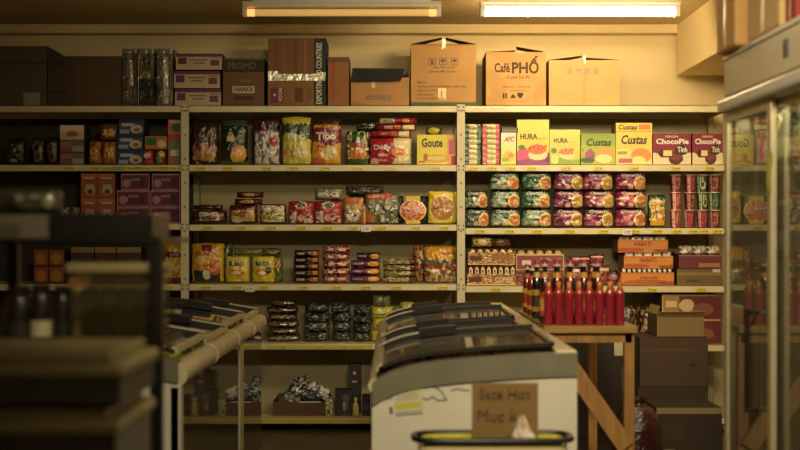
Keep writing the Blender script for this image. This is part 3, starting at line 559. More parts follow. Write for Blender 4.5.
item('bag', 'seaweed_bag', (396, 404), 28, 0, 'Bm', art(('bg', '#24341c'), ('noi', 6, .1, '#48583c')), 'narrow dark green bag edge left of the round rice cracker pack', 'bag', depth=.08, d=D0 + .13)
item('bag', 'seaweed_bag', (420, 430), 28, 0, 'Bm', art(('bg', '#24341c'), ('noi', 6, .1, '#48583c')), 'narrow dark green bag edge between the two yellow rice cracker packs', 'bag', depth=.08, d=D0 + .13)
# round rice paper pack
d = D0 + .04; w = 27 / S(d); h = 28 / S(d); r0 = empty('rice_cracker_pack', (X(413, d), d, BZ['Bm'] + .0012))
q = MB(); q.box(-w * .27, w * .27, .02, .05, 0, h, rgb('e8c81c'), b=.004); obj('card_sleeve', q, 'card', r0)
q = MB()
q.grid(lambda u, v: ((v * w / 2) * math.cos(2 * PI * u), .018 - .012 * (1 - v * v), h * .47 + (v * h * .40) * math.sin(2 * PI * u)), 32, 9,
       lambda u, v: (rgb('ecc48c') if .84 < v else (rgb('f0b070') if noise.noise(Vector((v * 9 * math.cos(6.28 * u), v * 9 * math.sin(6.28 * u), 2))) > .1 else rgb('d8602c'))), flip=True)
q.text('BANH TRANG', -w*.36, w*.36, h*.50, h*.58, .001, rgb('f8e8d0')); obj('round_cracker', q, 'film', r0)
tag(r0, 'round orange rice cracker pack in a yellow card sleeve', 'pack'); REG.append((r0.location.x, 'Bm', 'round orange rice cracker pack'))
item('bag', 'rice_cracker_bag', (428, 457), 33, 0, 'Bm', art(('bg', '#f0d01c'), ('ell', .5, .46, .43, .40, '#f4e48c'), ('ell', .5, .46, .40, .37, '#c8843c'), ('noi', 14, .2, '#dc9c54', .12, .12, .88, .8)), 'square yellow bag picturing one large brown round cracker', 'bag', texts=[('BANH DA', .2, .45, .8, .53, '#6c3410', .03)], short='square yellow cracker bag', depth=.07)

# noodle multipacks
def noodle_art(bg, hi, bowl, sd):  # hi: highlights on the film, painted into the art
    return art(('bg', bg), ('noi', 3.2, .02, hi, .0, .08, .66, .76), ('noi', 7, .36, '#d8d4b8', .0, .1, .6, .7), ('rect', 0, .92, 1, 1, '#26221c'), ('rect', 0, 0, 1, .03, '#26221c'), ('ell', .79, .40, .23, .38, '#e8c878'), ('ell', .79, .40, .17, .28, bowl), ('noi', 6, .25, '#dcbc70', .62, .1, .96, .7), ('ell', .45, .2, .09, .13, '#e0b088'), seed=sd)
cols = [((464, 489), [0, 19], '#2a4a34', '#5c7c60', 'first', 'dark green', 2), ((491, 521), None, '#2c5c40', '#86ac8c', 'second', 'green', 3), ((522, 552), None, '#2c5c40', '#7ca484', 'third', 'green', 3),
        ((554, 584), None, '#651648', '#a03c74', 'fourth', 'purple', 3), ((585, 615), None, '#741a4c', '#b84478', 'fifth', 'purple', 3), ((617, 648), None, '#8a1848', '#cc4c70', 'sixth', 'magenta', 3)]
k = 0
for px, _, bg, hi, nth, cn, n in cols:
    for j in range(n):
        h = 18.2; dx = random.uniform(-.8, .8); k += 1
        pos = ['bottom', 'top'][j] if n == 2 else ['bottom', 'middle', 'top'][j]
        item('bag', 'noodle_pack', (px[0] + dx, px[1] + dx), h + .6, j * 18.3, 'Br', noodle_art(bg, hi, '#c86c30' if cn != 'purple' else '#b89030', k),
             f'{cn} instant noodle multipack, {pos} of the {nth} noodle stack from the left', 'noodles', depth=.13, texts=[('Omachi', .14, .76, .78, .93, '#f0e0d4', .01, .25)], d=D0 + .035, pw=4, lump=.008, zig=False,
             short=f'{nth} stack of noodle packs' if j == 0 else None, group='instant noodle multipacks')
item('bag', 'popcorn_bag', (649, 667), 33, 0, 'Br', art(('bg', '#243018'), ('rect', .08, .05, .92, .8, '#d89428'), ('noi', 7, .05, '#f0e0a0', .05, .2, .95, .85), ('noi', 9, .2, '#d8481c', .05, .1, .95, .8), ('noi', 9, .25, '#3c7a2c', .05, .3, .95, .9), ('rect', .1, .05, .9, .22, '#e8b41c'), seed=12), 'tall colourful snack bag with orange and yellow shapes between noodles and cups', 'bag', short='tall colourful snack bag', depth=.1, lump=.012)
def cup_mesh(c1, c2, c3, h, r):
    q = MB()
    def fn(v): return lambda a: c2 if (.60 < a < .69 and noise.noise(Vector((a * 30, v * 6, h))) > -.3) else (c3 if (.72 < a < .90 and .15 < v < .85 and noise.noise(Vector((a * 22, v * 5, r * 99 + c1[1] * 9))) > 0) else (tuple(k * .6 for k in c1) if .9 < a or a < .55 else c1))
    prof = [(r * .76, 0, c1)] + [(r * (.76 + .24 * i / 12), h * i / 12 * .95, fn(i / 12)) for i in range(13)] + [(r * 1.04, h * .955, rgb('d8ccb0')), (r * 1.04, h * .98, rgb('d8ccb0'))]
    q.lathe(prof, 32); return q
sty = {'R': ('#98203c', '#cc9c94', '#b84c58', 'red'), 'G': ('#2c4c24', '#a8b884', '#c8c898', 'green'), 'P': ('#a82c48', '#dcb8a8', '#c88440', 'pinkish red'), 'GR': ('#34543c', '#b8c0a0', '#708c68', 'silvery green'), 'M': ('#7c1c2c', '#b88478', '#b07840', 'maroon')}
cupm = {}
grid_ = [['P', 'P', 'M'], ['R', 'M', 'R'], ['R', 'G', 'G'], ['M', 'GR', 'M']]
d = D0 + .04
for ci, cxp in enumerate([677.5, 691.5, 704.5, 717]):
    for j in range(3):
        kk = grid_[ci][j]; c1, c2, c3, nm = sty[kk]; r = 5.8 / S(d); h = 17.6 / S(d)
        key = kk
        if key not in cupm:
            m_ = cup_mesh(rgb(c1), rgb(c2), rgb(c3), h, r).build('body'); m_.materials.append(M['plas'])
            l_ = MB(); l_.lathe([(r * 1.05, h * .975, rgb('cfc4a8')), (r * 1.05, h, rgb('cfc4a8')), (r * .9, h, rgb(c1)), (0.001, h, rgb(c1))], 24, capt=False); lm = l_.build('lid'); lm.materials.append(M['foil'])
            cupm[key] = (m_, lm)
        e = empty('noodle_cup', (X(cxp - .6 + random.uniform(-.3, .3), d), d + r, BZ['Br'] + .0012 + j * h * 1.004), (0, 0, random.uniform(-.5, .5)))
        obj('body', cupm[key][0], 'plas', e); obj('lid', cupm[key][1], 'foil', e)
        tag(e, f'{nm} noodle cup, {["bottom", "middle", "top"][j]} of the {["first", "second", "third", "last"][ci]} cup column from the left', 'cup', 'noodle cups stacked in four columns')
    REG.append((X(cxp, d), 'Br', f'{["first", "second", "third", "last"][ci]} column of noodle cups'))

# ================================================================== SHELF C goods
for i, (a, b, off) in enumerate([(34, 48, 0), (49, 64, 0), (34, 48, 17), (49, 64, 17)]):
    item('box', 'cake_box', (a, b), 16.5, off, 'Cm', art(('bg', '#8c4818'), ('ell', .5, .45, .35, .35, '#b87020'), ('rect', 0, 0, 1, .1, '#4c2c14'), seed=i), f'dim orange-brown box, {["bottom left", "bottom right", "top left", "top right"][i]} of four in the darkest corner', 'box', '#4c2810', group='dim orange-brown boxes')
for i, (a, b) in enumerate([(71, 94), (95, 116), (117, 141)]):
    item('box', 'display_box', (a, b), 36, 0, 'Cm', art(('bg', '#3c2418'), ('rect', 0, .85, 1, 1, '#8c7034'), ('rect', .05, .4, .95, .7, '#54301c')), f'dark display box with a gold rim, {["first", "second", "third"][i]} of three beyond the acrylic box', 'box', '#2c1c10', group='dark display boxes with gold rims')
item('bag', 'snack_bag', (162, 182), 42, 0, 'Cm', art(('bg', '#c89418'), ('rect', .1, .6, .9, .75, '#7c2434'), ('noi', 7, .1, '#e8c050', 0, 0, 1, .6), ('rect', 0, 0, 1, .12, '#7c3418'), seed=3), 'golden snack bag with a wine band, left of the shelf upright', 'bag', short='golden wine-banded bag', depth=.12, lump=.012)
item('bag', 'snack_bag', (190, 223), 40, 0, 'Cm', art(('bg', '#dcb81c'), ('rect', .1, .3, .9, .95, '#d8901c'), ('rect', .34, .8, .66, .95, '#8c1c24'), ('rect', .1, .02, .9, .32, '#24301c'), ('ell', .75, .35, .18, .16, '#d05c18'), ('ell', .5, .2, .12, .12, '#e8dcc0'), ('ell', .4, .58, .24, .12, '#e8c060')), 'large yellow and orange snack bag with a dark green base', 'bag', texts=[('SNACK', .16, .68, .84, .78, '#b04c18', .02)], short='large yellow orange bag', depth=.13)
item('bag', 'snack_bag', (212, 232), 40, 0, 'Cm', art(('bg', '#38401c'), ('noi', 6, .2, '#6c7430')), 'olive green bag peeping out behind the large yellow orange bag', 'bag', depth=.1, d=D0 + .2)
for i, (a, b) in enumerate([(224, 249), (251, 274)]):
    item('bag', 'corn_snack_bag', (a, b), 27, 0, 'Cm', art(('bg', '#e0c81c'), ('rect', 0, .6, 1, .9, '#d8c85c'), ('ell', .5, .38, .32, .13, '#d87828'), ('ell', .45, .36, .18, .08, '#f0d8a0'), ('ell', .75, .46, .16, .12, '#2c3c20') if i else ('ell', .5, .1, .2, .05, '#e8d848'), seed=i), ['yellow corn snack bag, left of the two small ones', 'yellow corn snack bag with a dark round mark, right of the two small ones'][i], 'bag', texts=[('KARO', .2, .62, .8, .80, '#1c241c', .04, .1)], short=['left small yellow bag', 'right small yellow bag'][i], depth=.12, seed=3 + i, group='small yellow snack bags')
item('bag', 'corn_snack_bag', (272, 282), 26, 0, 'Cm', art(('bg', '#6c7c24'), ('ell', .5, .75, .35, .2, '#d8883c'), ('noi', 7, .2, '#30481c')), 'narrow green bag with orange dot right of the small yellow bags', 'bag', depth=.1, d=D0 + .09)
item('bag', 'flat_packet', (233, 262), 7, 27.5, 'Cm', art(('bg', '#707034'), ('noi', 6, .1, '#a8a040')), 'flat olive packet lying on the small yellow bags', 'packet', depth=.14, d=D0 + .06)
item('bag', 'flat_packet', (258, 280), 8, 26.5, 'Cm', art(('bg', '#4c4c28'), ('noi', 6, .1, '#8c8440')), 'flat dark khaki packet lying right of the olive one', 'packet', depth=.14, d=D0 + .09)
for j in range(5):
    item('bag', 'chocolate_wafer_pack', (292.5 + random.uniform(-.6, .6), 319), 7.1, j * 6.5, 'Cm', art(('bg', '#341820'), ('rect', .12, .3, .45, .7, '#b0a088'), ('rect', .62, .2, .98, .85, '#c87424'), ('ell', .7, .5, .1, .3, '#5c2c14'), seed=j), f'dark wafer packet with orange end, {["bottom", "second lowest", "middle", "second highest", "top"][j]} in its stack of five', 'packet', depth=.13, zig=False, group='dark wafer packets with orange ends', short='stack of dark wafer packets' if j == 0 else None)
for j in range(5):
    item('bag', 'biscuit_packet', (321.5 + random.uniform(-.6, .6), 350), 8, j * 7.4, 'Cm', art(('bg', '#8c142c'), ('rect', 0, 0, 1, .1, '#4c0c18'), ('noi', 9, .12, '#dca890'), ('rect', .22, .35, .42, .7, '#f0d8c8'), ('rect', .6, .3, .85, .7, '#e8b880'), seed=j + 20), f'crimson biscuit packet, {["bottom", "second lowest", "middle", "second highest", "top"][j]} in its stack of five', 'packet', depth=.13, zig=False, group='crimson biscuit packets', short='stack of crimson biscuit packets' if j == 0 else None)
for j in range(4):
    item('bag', 'biscuit_packet', (350 + (j == 3) * 6, 380.5), 8, j * 7.6, 'Cm', art(('bg', '#5c2050') if j < 3 else ('bg', '#3c2c2c'), ('rect', .5, 0, 1, 1, '#7c2434') if j < 3 else ('rect', 0, 0, 1, .2, '#2c201c'), ('ell', .78, .5, .2, .36, '#e8a038'), ('rect', .05, .4, .4, .65, '#b898b0'), seed=j), f'purple and orange biscuit packet, {["bottom", "second lowest", "second highest", "top"][j]} in its stack of four', 'packet', depth=.13, zig=False, group='purple and orange biscuit packets', short='stack of purple and orange packets' if j == 0 else None)
for j in range(4):
    item('bag', 'sesame_packet', (380 + random.uniform(0, 3), 417), 6.6, j * 5.9, 'Cm', art(('bg', '#7c7434'), ('noi', 9, .0, '#d8c878'), ('noi', 8, .25, '#4c3c1c'), ('rect', .8, 0, 1, 1, '#5c3020'), seed=j + 30), f'khaki gold crinkled packet, {["bottom", "second lowest", "second highest", "top"][j]} in its low stack of four', 'packet', depth=.13, zig=False, lump=.01, group='khaki gold crinkled packets', short='low stack of khaki gold packets' if j == 0 else None)
item('bag', 'snack_bag', (413, 427), 37, 0, 'Cm', art(('bg', '#5c2c14'), ('noi', 7, .0, '#b87c28'), seed=2), 'brown and gold bag tucked behind the orange-topped bag', 'bag', depth=.1, d=D0 + .12)
item('bag', 'snack_bag', (424, 457), 37, 0, 'Cm', art(('bg', '#b8a47c'), ('noi', 9, .0, '#8c4c24', 0, 0, 1, .66), ('noi', 11, .2, '#e8dcb0', 0, 0, 1, .66), ('noi', 7, .28, '#5c6c30', 0, 0, 1, .66), ('noi', 9, .3, '#c03820', 0, 0, 1, .5), ('rect', 0, .66, 1, 1, '#eca81c'), ('rect', .5, .76, .95, .82, '#8c4c10'), seed=6), 'clear bag of mixed snacks under a broad orange header', 'bag', short='orange-topped mixed snack bag', depth=.14, lump=.012)

# right unit shelf C: display trays with sachets
def tray(px, y_h, off, board, c, art_, label, n, sachet, scol, slabel, texts=(), d=D0 + .05, depth=.2, lip=.6, short=None, sh=.0, group=None):
    w = (px[1] - px[0]) / S(d); h = y_h / S(d); z = BZ[board] + off / S(d) + .0012
    root = empty('display_tray', ((X(px[0], d) + X(px[1], d)) / 2, d, z))
    q = MB(); nu, nv = cells(w, h * lip)
    q.grid(lambda u, v: (-w/2 + w*u, 0, v * h * lip), nu, nv, art_, False)
    k_ = cc(c); dk = tuple(a * .7 for a in k_)
    q.box(-w/2, w/2, .001, .004, 0, h * lip, dk)
    for t in texts: q.text(t[0], -w/2 + t[1]*w, -w/2 + t[3]*w, t[2]*h*lip, t[4]*h*lip, -.0012, cc(t[5]), .02)
    obj('front_panel', q, 'card', root)
    q = MB(); q.box(-w/2, w/2, .004, depth, 0, .003, dk); q.box(-w/2, w/2, depth - .003, depth, .003, h * .9, k_)
    q.mesh([(x, y, zz) for x in (-w/2, -w/2 + .003) for (y, zz) in ((.004, .003), (depth - .003, .003), (depth - .003, h * .9), (.004, h * lip))], [(0, 3, 2, 1), (4, 5, 6, 7), (3, 7, 6, 2)], k_)
    q.mesh([(x, y, zz) for x in (w/2 - .003, w/2) for (y, zz) in ((.004, .003), (depth - .003, .003), (depth - .003, h * .9), (.004, h * lip))], [(0, 3, 2, 1), (4, 5, 6, 7), (3, 7, 6, 2)], k_)
    obj('tray_body', q, 'card', root); tag(root, label, 'display box', group)
    if short and off < 2: REG.append((root.location.x, board, short))
    cw = w * .96 / n; first = None
    for i in range(n):
        x = -w * .48 + cw * (i + .5)
        if first is None:
            sb = bag_pack(cw * .98, h * (.93 + sh), min(.05, depth * .4), scol, back='K', seed=i, zig=False, lump=.003); first = sb.build('sachet')
            first.materials.append(M['film'])
        o = obj(sachet, first, 'film'); o.location = (root.location.x + x, d + .008, z + .004)
        tag(o, slabel, 'sachet', slabel)
    return root
gold = lambda: art(('bg', '#c08c34'), ('noi', 10, .05, '#7c3c1c'), ('noi', 12, .25, '#ecd088'), ('rect', .04, .3, .3, .7, '#5c2414'), ('rect', .5, .35, .95, .8, '#a05c24'), ('rect', 0, .0, 1, .06, '#e0b860'))
sach = art(('bg', '#7c3820'), ('ell', .5, .7, .34, .24, '#ecd8a0'), ('ell', .5, .7, .15, .12, '#8c4c20'), ('rect', .1, 0, .9, .4, '#a86428'))
tray((467, 517), 20, 0, 'Cr', '#a8742c', gold(), 'gold printed display box, lower of two stacked beside the upright', 8, 'coffee_sachet', sach, 'small brown and cream sachet standing in the lower gold display box', short='lower gold display box', group='gold display boxes', lip=.55, texts=[('COFFEE', .56, .3, .92, .7, '#f0d8a0')])
tray((468, 515), 17, 20.2, 'Cr', '#a8742c', gold(), 'gold printed display box, upper of two stacked beside the upright', 6, 'coffee_sachet', sach, 'small brown and cream sachet standing in the upper gold display box', lip=.75, sh=.0, group='gold display boxes')
for i, (a, b, c1, c2, lab) in enumerate([(472, 493, '#9c7424', '#e8d084', 'gold patterned packet lying on the upper gold display box, left'), (490, 512, '#382418', '#7c4c28', 'dark brown packet lying on the upper gold display box, right')]):
    item('bag', 'coffee_packet', (a, b), 11 - i, 37.5, 'Cr', art(('bg', c1), ('noi', 7, .1, c2), ('ell', .5, .5, .2, .3, c2), seed=i), lab, 'packet', depth=.12, zig=False)
item('bag', 'coffee_packet', (482, 506), 4.5, 47.5, 'Cr', art(('bg', '#2c1c14'), ('rect', .3, .3, .9, .7, '#b0a088')), 'thin dark packet balanced on the gold patterned packet', 'packet', depth=.1, zig=False, d=D0 + .08)
mar = lambda: art(('bg', '#8c3034'), ('rect', 0, .92, 1, 1, '#d8b070'), ('rect', 0, 0, 1, .05, '#d8b070'), ('rect', .98, 0, 1, 1, '#d8b070'), ('rect', 0, 0, .02, 1, '#d8b070'), ('rect', .13, .3, .32, .6, '#e0c8b0'), ('noi', 12, .25, '#d89c8c', .5, .6, .95, .85))
tray((516, 564), 17, 15, 'Cr', '#6c2428', mar(), 'brick red display box behind the tall sauce bottles', 5, 'candy_sachet', art(('bg', '#4c3c1c'), ('ell', .5, .8, .4, .15, '#c8a83c')), 'olive and gold sachet standing in the brick red display box', lip=.95, sh=.25)
item('box', 'display_box', (516, 564), 14.6, 0, 'Cr', art(('bg', '#5c2820'), ('noi', 7, .2, '#a85c3c')), 'plain brown-red box under the brick red display box', 'box', '#4c2018', .2, short='brown-red box')
for i, (a, b, h, off) in enumerate([(566, 588, 18, 0), (589, 612, 20, 0), (570, 592, 10, 18.5), (590, 606, 10, 20.5)]):
    item('bag', 'candy_packet', (a, b), h, off, 'Cr', art(('bg', '#6c1c24'), ('noi', 6, .05, '#a84444'), ('rect', .1, .7, .9, .85, '#d8b8a8'), seed=i), ['dark red candy packet just above the bottle caps, lower left', 'dark red candy packet just above the bottle caps, lower right', 'dark red candy packet lying uppermost left above the bottle caps', 'dark red candy packet lying uppermost right above the bottle caps'][i], 'packet', depth=.12)
item('bag', 'candy_packet', (608, 619), 14, 0, 'Cr', art(('bg', '#3c1824'), ('rect', .1, .4, .9, .7, '#b87884')), 'small plum packet left of the stacked orange display boxes', 'packet', depth=.1)
def orange_art(v):
    return art(('bg', '#dc8420'), ('rect', .0, .86, 1, .93, '#c05c18'), ('ell', .22, .2, .3, .2, '#c8501c') if v != 0 else ('ell', .5, -.1, .6, .55, '#b85818'), ('rect', .7, .12, .97, .22, '#8c3014'), ('dia', -.75, 1.1, '#a8441c'))
lb = ['bottom', 'middle', 'top']
for j, (px, h, off) in enumerate([((621, 674), 17.5, 0), ((624, 673), 16.5, 16.5), ((618, 668), 16, 32.5)]):
    tray(px, h, off, 'Cr', '#b06a1c', orange_art(j), f'bright orange display box, {lb[j]} of the three stacked ones', [10, 5, 4][j], 'wafer_sachet', art(('bg', '#b85c24'), ('rect', .1, .72, .9, 1, '#ecd8b8'), ('rect', .25, .8, .6, .9, '#a02c24')) if j else art(('bg', '#6c3418'), ('rect', .2, .74, .8, .96, '#f0e0c0')), f'small cream-topped wafer sachet standing in the {lb[j]} orange display box', lip=[.72, .76, .8][j], sh=.04, short='bottom orange display box', group='stacked orange display boxes',
         texts=[('NABATI', .32, .5, .66, .85, '#8c1c18')] if j else [('cheese wafer', .36, .5, .7, .72, '#7c3010')])
tray((679, 722), 19, 16.5, 'Cr', '#6c2c24', art(('bg', '#6c2428'), ('rect', .45, .1, .95, .4, '#a87038'), ('rect', 0, .95, 1, 1, '#a87048')), 'maroon display box with grey-white packs on top, right end of the shelf', 3, 'coconut_pack', art(('bg', '#5c3028'), ('rect', .0, .68, 1, 1, '#c8bca0'), ('noi', 8, .1, '#6c6450', 0, .68, 1, 1)), 'greyish white pack sticking out of the maroon display box', lip=.7, sh=.25)
item('box', 'display_box', (677, 722), 16, 0, 'Cr', art(('bg', '#6c5424'), ('rect', 0, .6, 1, .8, '#8c6c30'), ('rect', .8, .8, .95, 1, '#c8b890'), ('rect', .2, .2, .5, .35, '#4c3818')), 'olive brown box under the maroon display box', 'box', '#4c3c18', .2, short='olive brown box')

# ================================================================== SHELF D / E goods
for j in range(6):
    item('bag', 'foil_pack', (266 + [0, 2, -1, 1, -1, 3][j], 300 + [0, -2, -1, -3, -2, -4][j]), 7.6, j * 7, 'Dm', art(('bg', '#5c4c3c') if j < 4 else ('bg', '#2c261e'), ('rect', .1, .45, .95, .62, '#f0e4c0'), ('noi', 8, .1, '#8c7460'), ('rect', .3, .2, .6, .4, '#a07858'), seed=j), f'shiny foil pack, {["bottom", "second", "third", "fourth", "fifth", "topmost"][j]} from below in the gleaming stack', 'pack', depth=.14, zig=False, mat='foil', lump=.01, group='shiny foil packs in one stack', short='stack of shiny foil packs' if j == 0 else None)
for ci, (a, b, n, nm) in enumerate([(303, 329, 4, 'left'), (331, 351, 4, 'middle'), (352, 371, 4, 'right')]):
    for j in range(n):
        item('bag', 'coffee_pouch', (a + random.uniform(-1, 1), b + random.uniform(-1, 1)), 10.3 - (ci == 2) * .8, j * (9.6 - (ci == 2) * .8), 'Dm', art(('bg', '#262e24'), ('noi', 4, .1, '#485448'), ('dia', .1, .5 if j % 2 else -.1, '#35443a'), ('noi', 7, .35, '#8c9484'), seed=j * 5 + ci), f'blackish green pouch, {["bottom", "second lowest", "second highest", "top"][j]} of the {nm} pouch stack', 'pouch', depth=.14, zig=False, lump=.012, group='blackish green pouches in three stacks', short=f'{nm} stack of green pouches' if j == 0 else None)
for j in range(4):
    item('bag', 'tea_packet', (371 + (j % 2), 393 - (j % 2) * 2), 12.4, j * 11.6, 'Dm', art(('bg', '#c8b81c'), ('noi', 6, .1, '#e4dc50'), ('rect', .2, .3, .8, .45, '#7c8424'), seed=j) if j < 3 else art(('bg', '#6c7444'), ('rect', .5, .1, .6, .9, '#3c4424')), ['bright yellow packet, bottom of the yellow stack beside the pouches', 'bright yellow packet, middle of the yellow stack beside the pouches', 'bright yellow packet, highest yellow one beside the pouches', 'dull green packet on top of the bright yellow stack'][j], 'packet', depth=.1, zig=False, short='stack of bright yellow packets' if j == 0 else None)
item('bag', 'tea_packet', (400, 416), 40, 0, 'Dm', art(('bg', '#b0ac3c'), ('ell', .5, .82, .3, .12, '#e0dc80'), ('noi', 6, .2, '#808428')), 'upright lime packet seen above the centre freezer', 'packet', depth=.08)
item('bag', 'candy_packet', (417, 434), 36, 0, 'Dm', art(('bg', '#3c4c28'), ('rect', 0, .86, 1, .93, '#8cac44'), ('noi', 6, .2, '#78845c')), 'dark green packet above the centre freezer between lime and red ones', 'packet', depth=.12)
item('bag', 'candy_packet', (435, 456), 36, 0, 'Dm', art(('bg', '#a81c2c'), ('noi', 7, .2, '#dc6c60'), ('rect', 0, .93, 1, 1, '#3c1c18')), 'red packet above the centre freezer next to the upright', 'packet', depth=.12)
# right D, mostly hidden by the cartons
item('bag', 'chocolate_pile_packet', (620, 640), 38, 0, 'Dr', art(('bg', '#2c1c14'), ('noi', 7, .1, '#7c4c24')), 'dark brown packet on the lower shelf right of the red bottles', 'packet', depth=.12)
item('bag', 'chocolate_pile_packet', (640, 661), 38, 0, 'Dr', art(('bg', '#3c2414'), ('noi', 6, .15, '#b08444'), seed=4), 'brown and gold speckled packet left of the maroon gold box', 'packet', depth=.12)
for j in range(2):
    item('box', 'gift_box', (662, 721), 24.5, j * 24.7, 'Dr', art(('bg', '#6c1c20'), ('rect', 0, 0, .3, 1, '#a8802c'), ('rect', 0, .92, 1, 1, '#c89c3c'), ('rect', .0, .0, .03, 1, '#d8b050'), ('ell', .42, .55, .13, .26, '#d8b880'), ('ell', .7, .4, .18, .24, '#8c4c28'), ('rect', .06, .5, .24, .75, '#e0c078')), ['maroon and gold box, lower one behind the open carton', 'maroon and gold box, upper one behind the open carton'][j], 'box', '#5c3c18', .25, group='maroon and gold boxes')
# shelf E
root = empty('open_tray_box', (X(299, D0 + .04), D0 + .04, BZ['Em'] + .0012)); w = 52 / S(D0 + .04)
q = MB(); c_ = rgb('5e3c1e')
q.box(-w/2, w/2, 0, .004, 0, .095, c_); q.box(-w/2, w/2, .3, .304, 0, .11, c_); q.box(-w/2, -w/2 + .004, .004, .3, 0, .1, c_); q.box(w/2 - .004, w/2, .004, .3, 0, .1, c_); q.box(-w/2, w/2, .004, .3, 0, .004, c_)
obj('body', q, 'kraft', root)
q = MB(); q.box(w*.0, w*.42, -.002, 0, .09, .097, rgb('d8d4c8')); obj('edge_label', q, 'paper', root)
tag(root, 'low open brown box full of dark packets on the bottom shelf', 'box')
cl = [(283, 0, .7, '#1c1e1c', '#5c6058'), (292, 2, .2, '#22282a', '#8c9088'), (299, 7, -.4, '#2a2a2c', '#c8c8c4'), (306, 3, .3, '#26323c', '#48586c'), (314, 9, -.5, '#4a463e', '#d8d4c8'), (320, 4, .5, '#4c4840', '#dcd8cc'), (311, 0, 0, '#1e3040', '#3c5468'), (290, 9, .9, '#26261f', '#a8a89c'), (300, 13, -.2, '#2c2c28', '#b0aca0')]
for i, (px, up, rt, a, b_) in enumerate(cl):
    q = bag_pack(.105, .085, .05, art(('bg', a), ('noi', 5, .05, b_), ('rect', .2, .4, .8, .55, b_), seed=i), 'K', seed=i, zig=False)
    o = obj('instant_food_packet', q, 'film', None, (X(px, D0 + .1), D0 + .06 + .028 * i, BZ['Em'] + .06 + up / 150), (0, rt, 0))
    tag(o, ['blackish packet at the left end of the low brown box', 'dark packet with pale lettering second from left in the brown box', 'grey flecked packet near the middle of the brown box', 'dark blue-grey packet lying right of middle in the brown box', 'white-fronted packet tilted high at the right of the brown box', 'white-fronted packet hanging at the right edge of the brown box', 'navy blue packet low at the right in the brown box', 'dark packet standing steeply at the back left of the brown box', 'dark packet topping the heap at the back of the brown box'][i], 'packet', 'packets heaped in the low brown box')
item('box', 'cream_packet', (325.5, 332.5), 17, 0, 'Em', art(('bg', '#d0c890'), ('noi', 8, .15, '#3c3420'), ('rect', .2, .1, .7, .4, '#5c5030')), 'slim cream packet with dark print at the right of the open brown box', 'packet', '#8c8450', .03)
item('box', 'black_box', (335, 352), 26, 0, 'Em', art(('bg', '#1c1814'), ('dia', -.1, 1.2, '#2a241c'), ('ell', .62, .7, .22, .12, '#5c564c'), ('rect', .5, .2, .62, .55, '#a8a090'), ('rect', .68, .25, .78, .6, '#6c665c')), 'squat black box with silvery diagonal drawing on the bottom shelf', 'box', '#14110c', .1)
item('box', 'black_box', (348, 361), 49, 0, 'Em', art(('bg', '#241812'), ('rect', .0, .0, .04, 1, '#4c3020'), ('ell', .5, .82, .12, .035, '#b8a898'), ('rect', .3, .74, .75, .76, '#7c6450'), ('rect', .3, .62, .7, .67, '#a89484')), 'tall slender dark box standing behind the yellow bottle', 'box', '#1c120c', .1, d=D0 + .155)
b = empty('oil_bottle', (X(355.5, D0 + .03), D0 + .03, BZ['Em'] + .0012)); q = MB(); q.lathe([(.019, 0, rgb('8c8434')), (.021, .01, rgb('c8bc54')), (.021, .07, rgb('d8cc6c')), (.010, .095, rgb('a89c3c')), (.009, .105, rgb('a89c3c'))], 16); obj('body', q, 'plas', b)
q = MB(); q.lathe([(.011, .105, rgb('e0d8a0')), (.011, .125, rgb('e0d8a0'))], 12); obj('cap', q, 'plas', b); tag(b, 'small yellow bottle in front of the tall dark box', 'bottle')
for i in range(3):
    item('box', 'spice_box', (362 + i * 9, 370 + i * 9), 20 + (i % 2) * 3, 0, 'Em', art(('bg', '#241a14'), ('rect', .2, .3, .8, .6, '#5c3c34'), seed=i), ['small dark box right of the yellow bottle', 'small dark box half hidden by the centre freezer', 'small dark box deep behind the centre freezer'][i], 'box', '#1c140e', .1)

# ================================================================== PRICE TAGS
tagm = {}
def tag_mesh(kind):
    if kind not in tagm:
        q = MB(); w, h = (.062, .021) if kind == 'y' else (.062, .036)
        if kind == 'y':
            q.box(-w/2, w/2, -.0022, 0, 0, h, rgb('ecd010')); 
            q.text('12.50', -w*.36, w*.1, h*.25, h*.78, -.0026, rgb('3c300c'), .02); q.box(w*.2, w*.4, -.0026, -.0022, h*.25, h*.7, rgb('7c6c1c'))
        else:
            q.box(-w/2, w/2, -.0022, 0, 0, h, rgb('efe9d4')); q.text('1.59', -w*.3, w*.3, h*.35, h*.8, -.0026, rgb('4c4838'), .02); q.box(-w*.4, w*.4, -.0026, -.0022, h*.12, h*.2, rgb('8c8878'))
        m_ = q.build('price_tag'); m_.materials.append(M['plas']); tagm[kind] = m_
    return tagm[kind]
REG.sort(key=lambda r: (r[1], r[0]))
seen = set()
for x, bd, sh in REG:
    if sh in seen: continue
    seen.add(sh)
    o = obj('price_tag', tag_mesh('y'), 'plas', None, (x + random.uniform(-.02, .02), D0 - .0045, BZ[bd] - .037))
    tag(o, f'yellow price tag on the shelf edge below the {sh}', 'price tag', 'yellow price tags on the shelf edges')
for px, bd, dz, lab in [(366, 'Bm', -.052, 'white price tag hanging below the beige orange-banded bag'), (250, 'Cm', -.055, 'white price tag hanging between the two small yellow bags'), (627, 'Br', -.05, 'white price tag hanging below the magenta noodle packs')]:
    o = obj('price_tag', tag_mesh('w'), 'plas', None, (X(px, D0), D0 - .0075, BZ[bd] + dz)); tag(o, lab, 'price tag', 'white price tags')

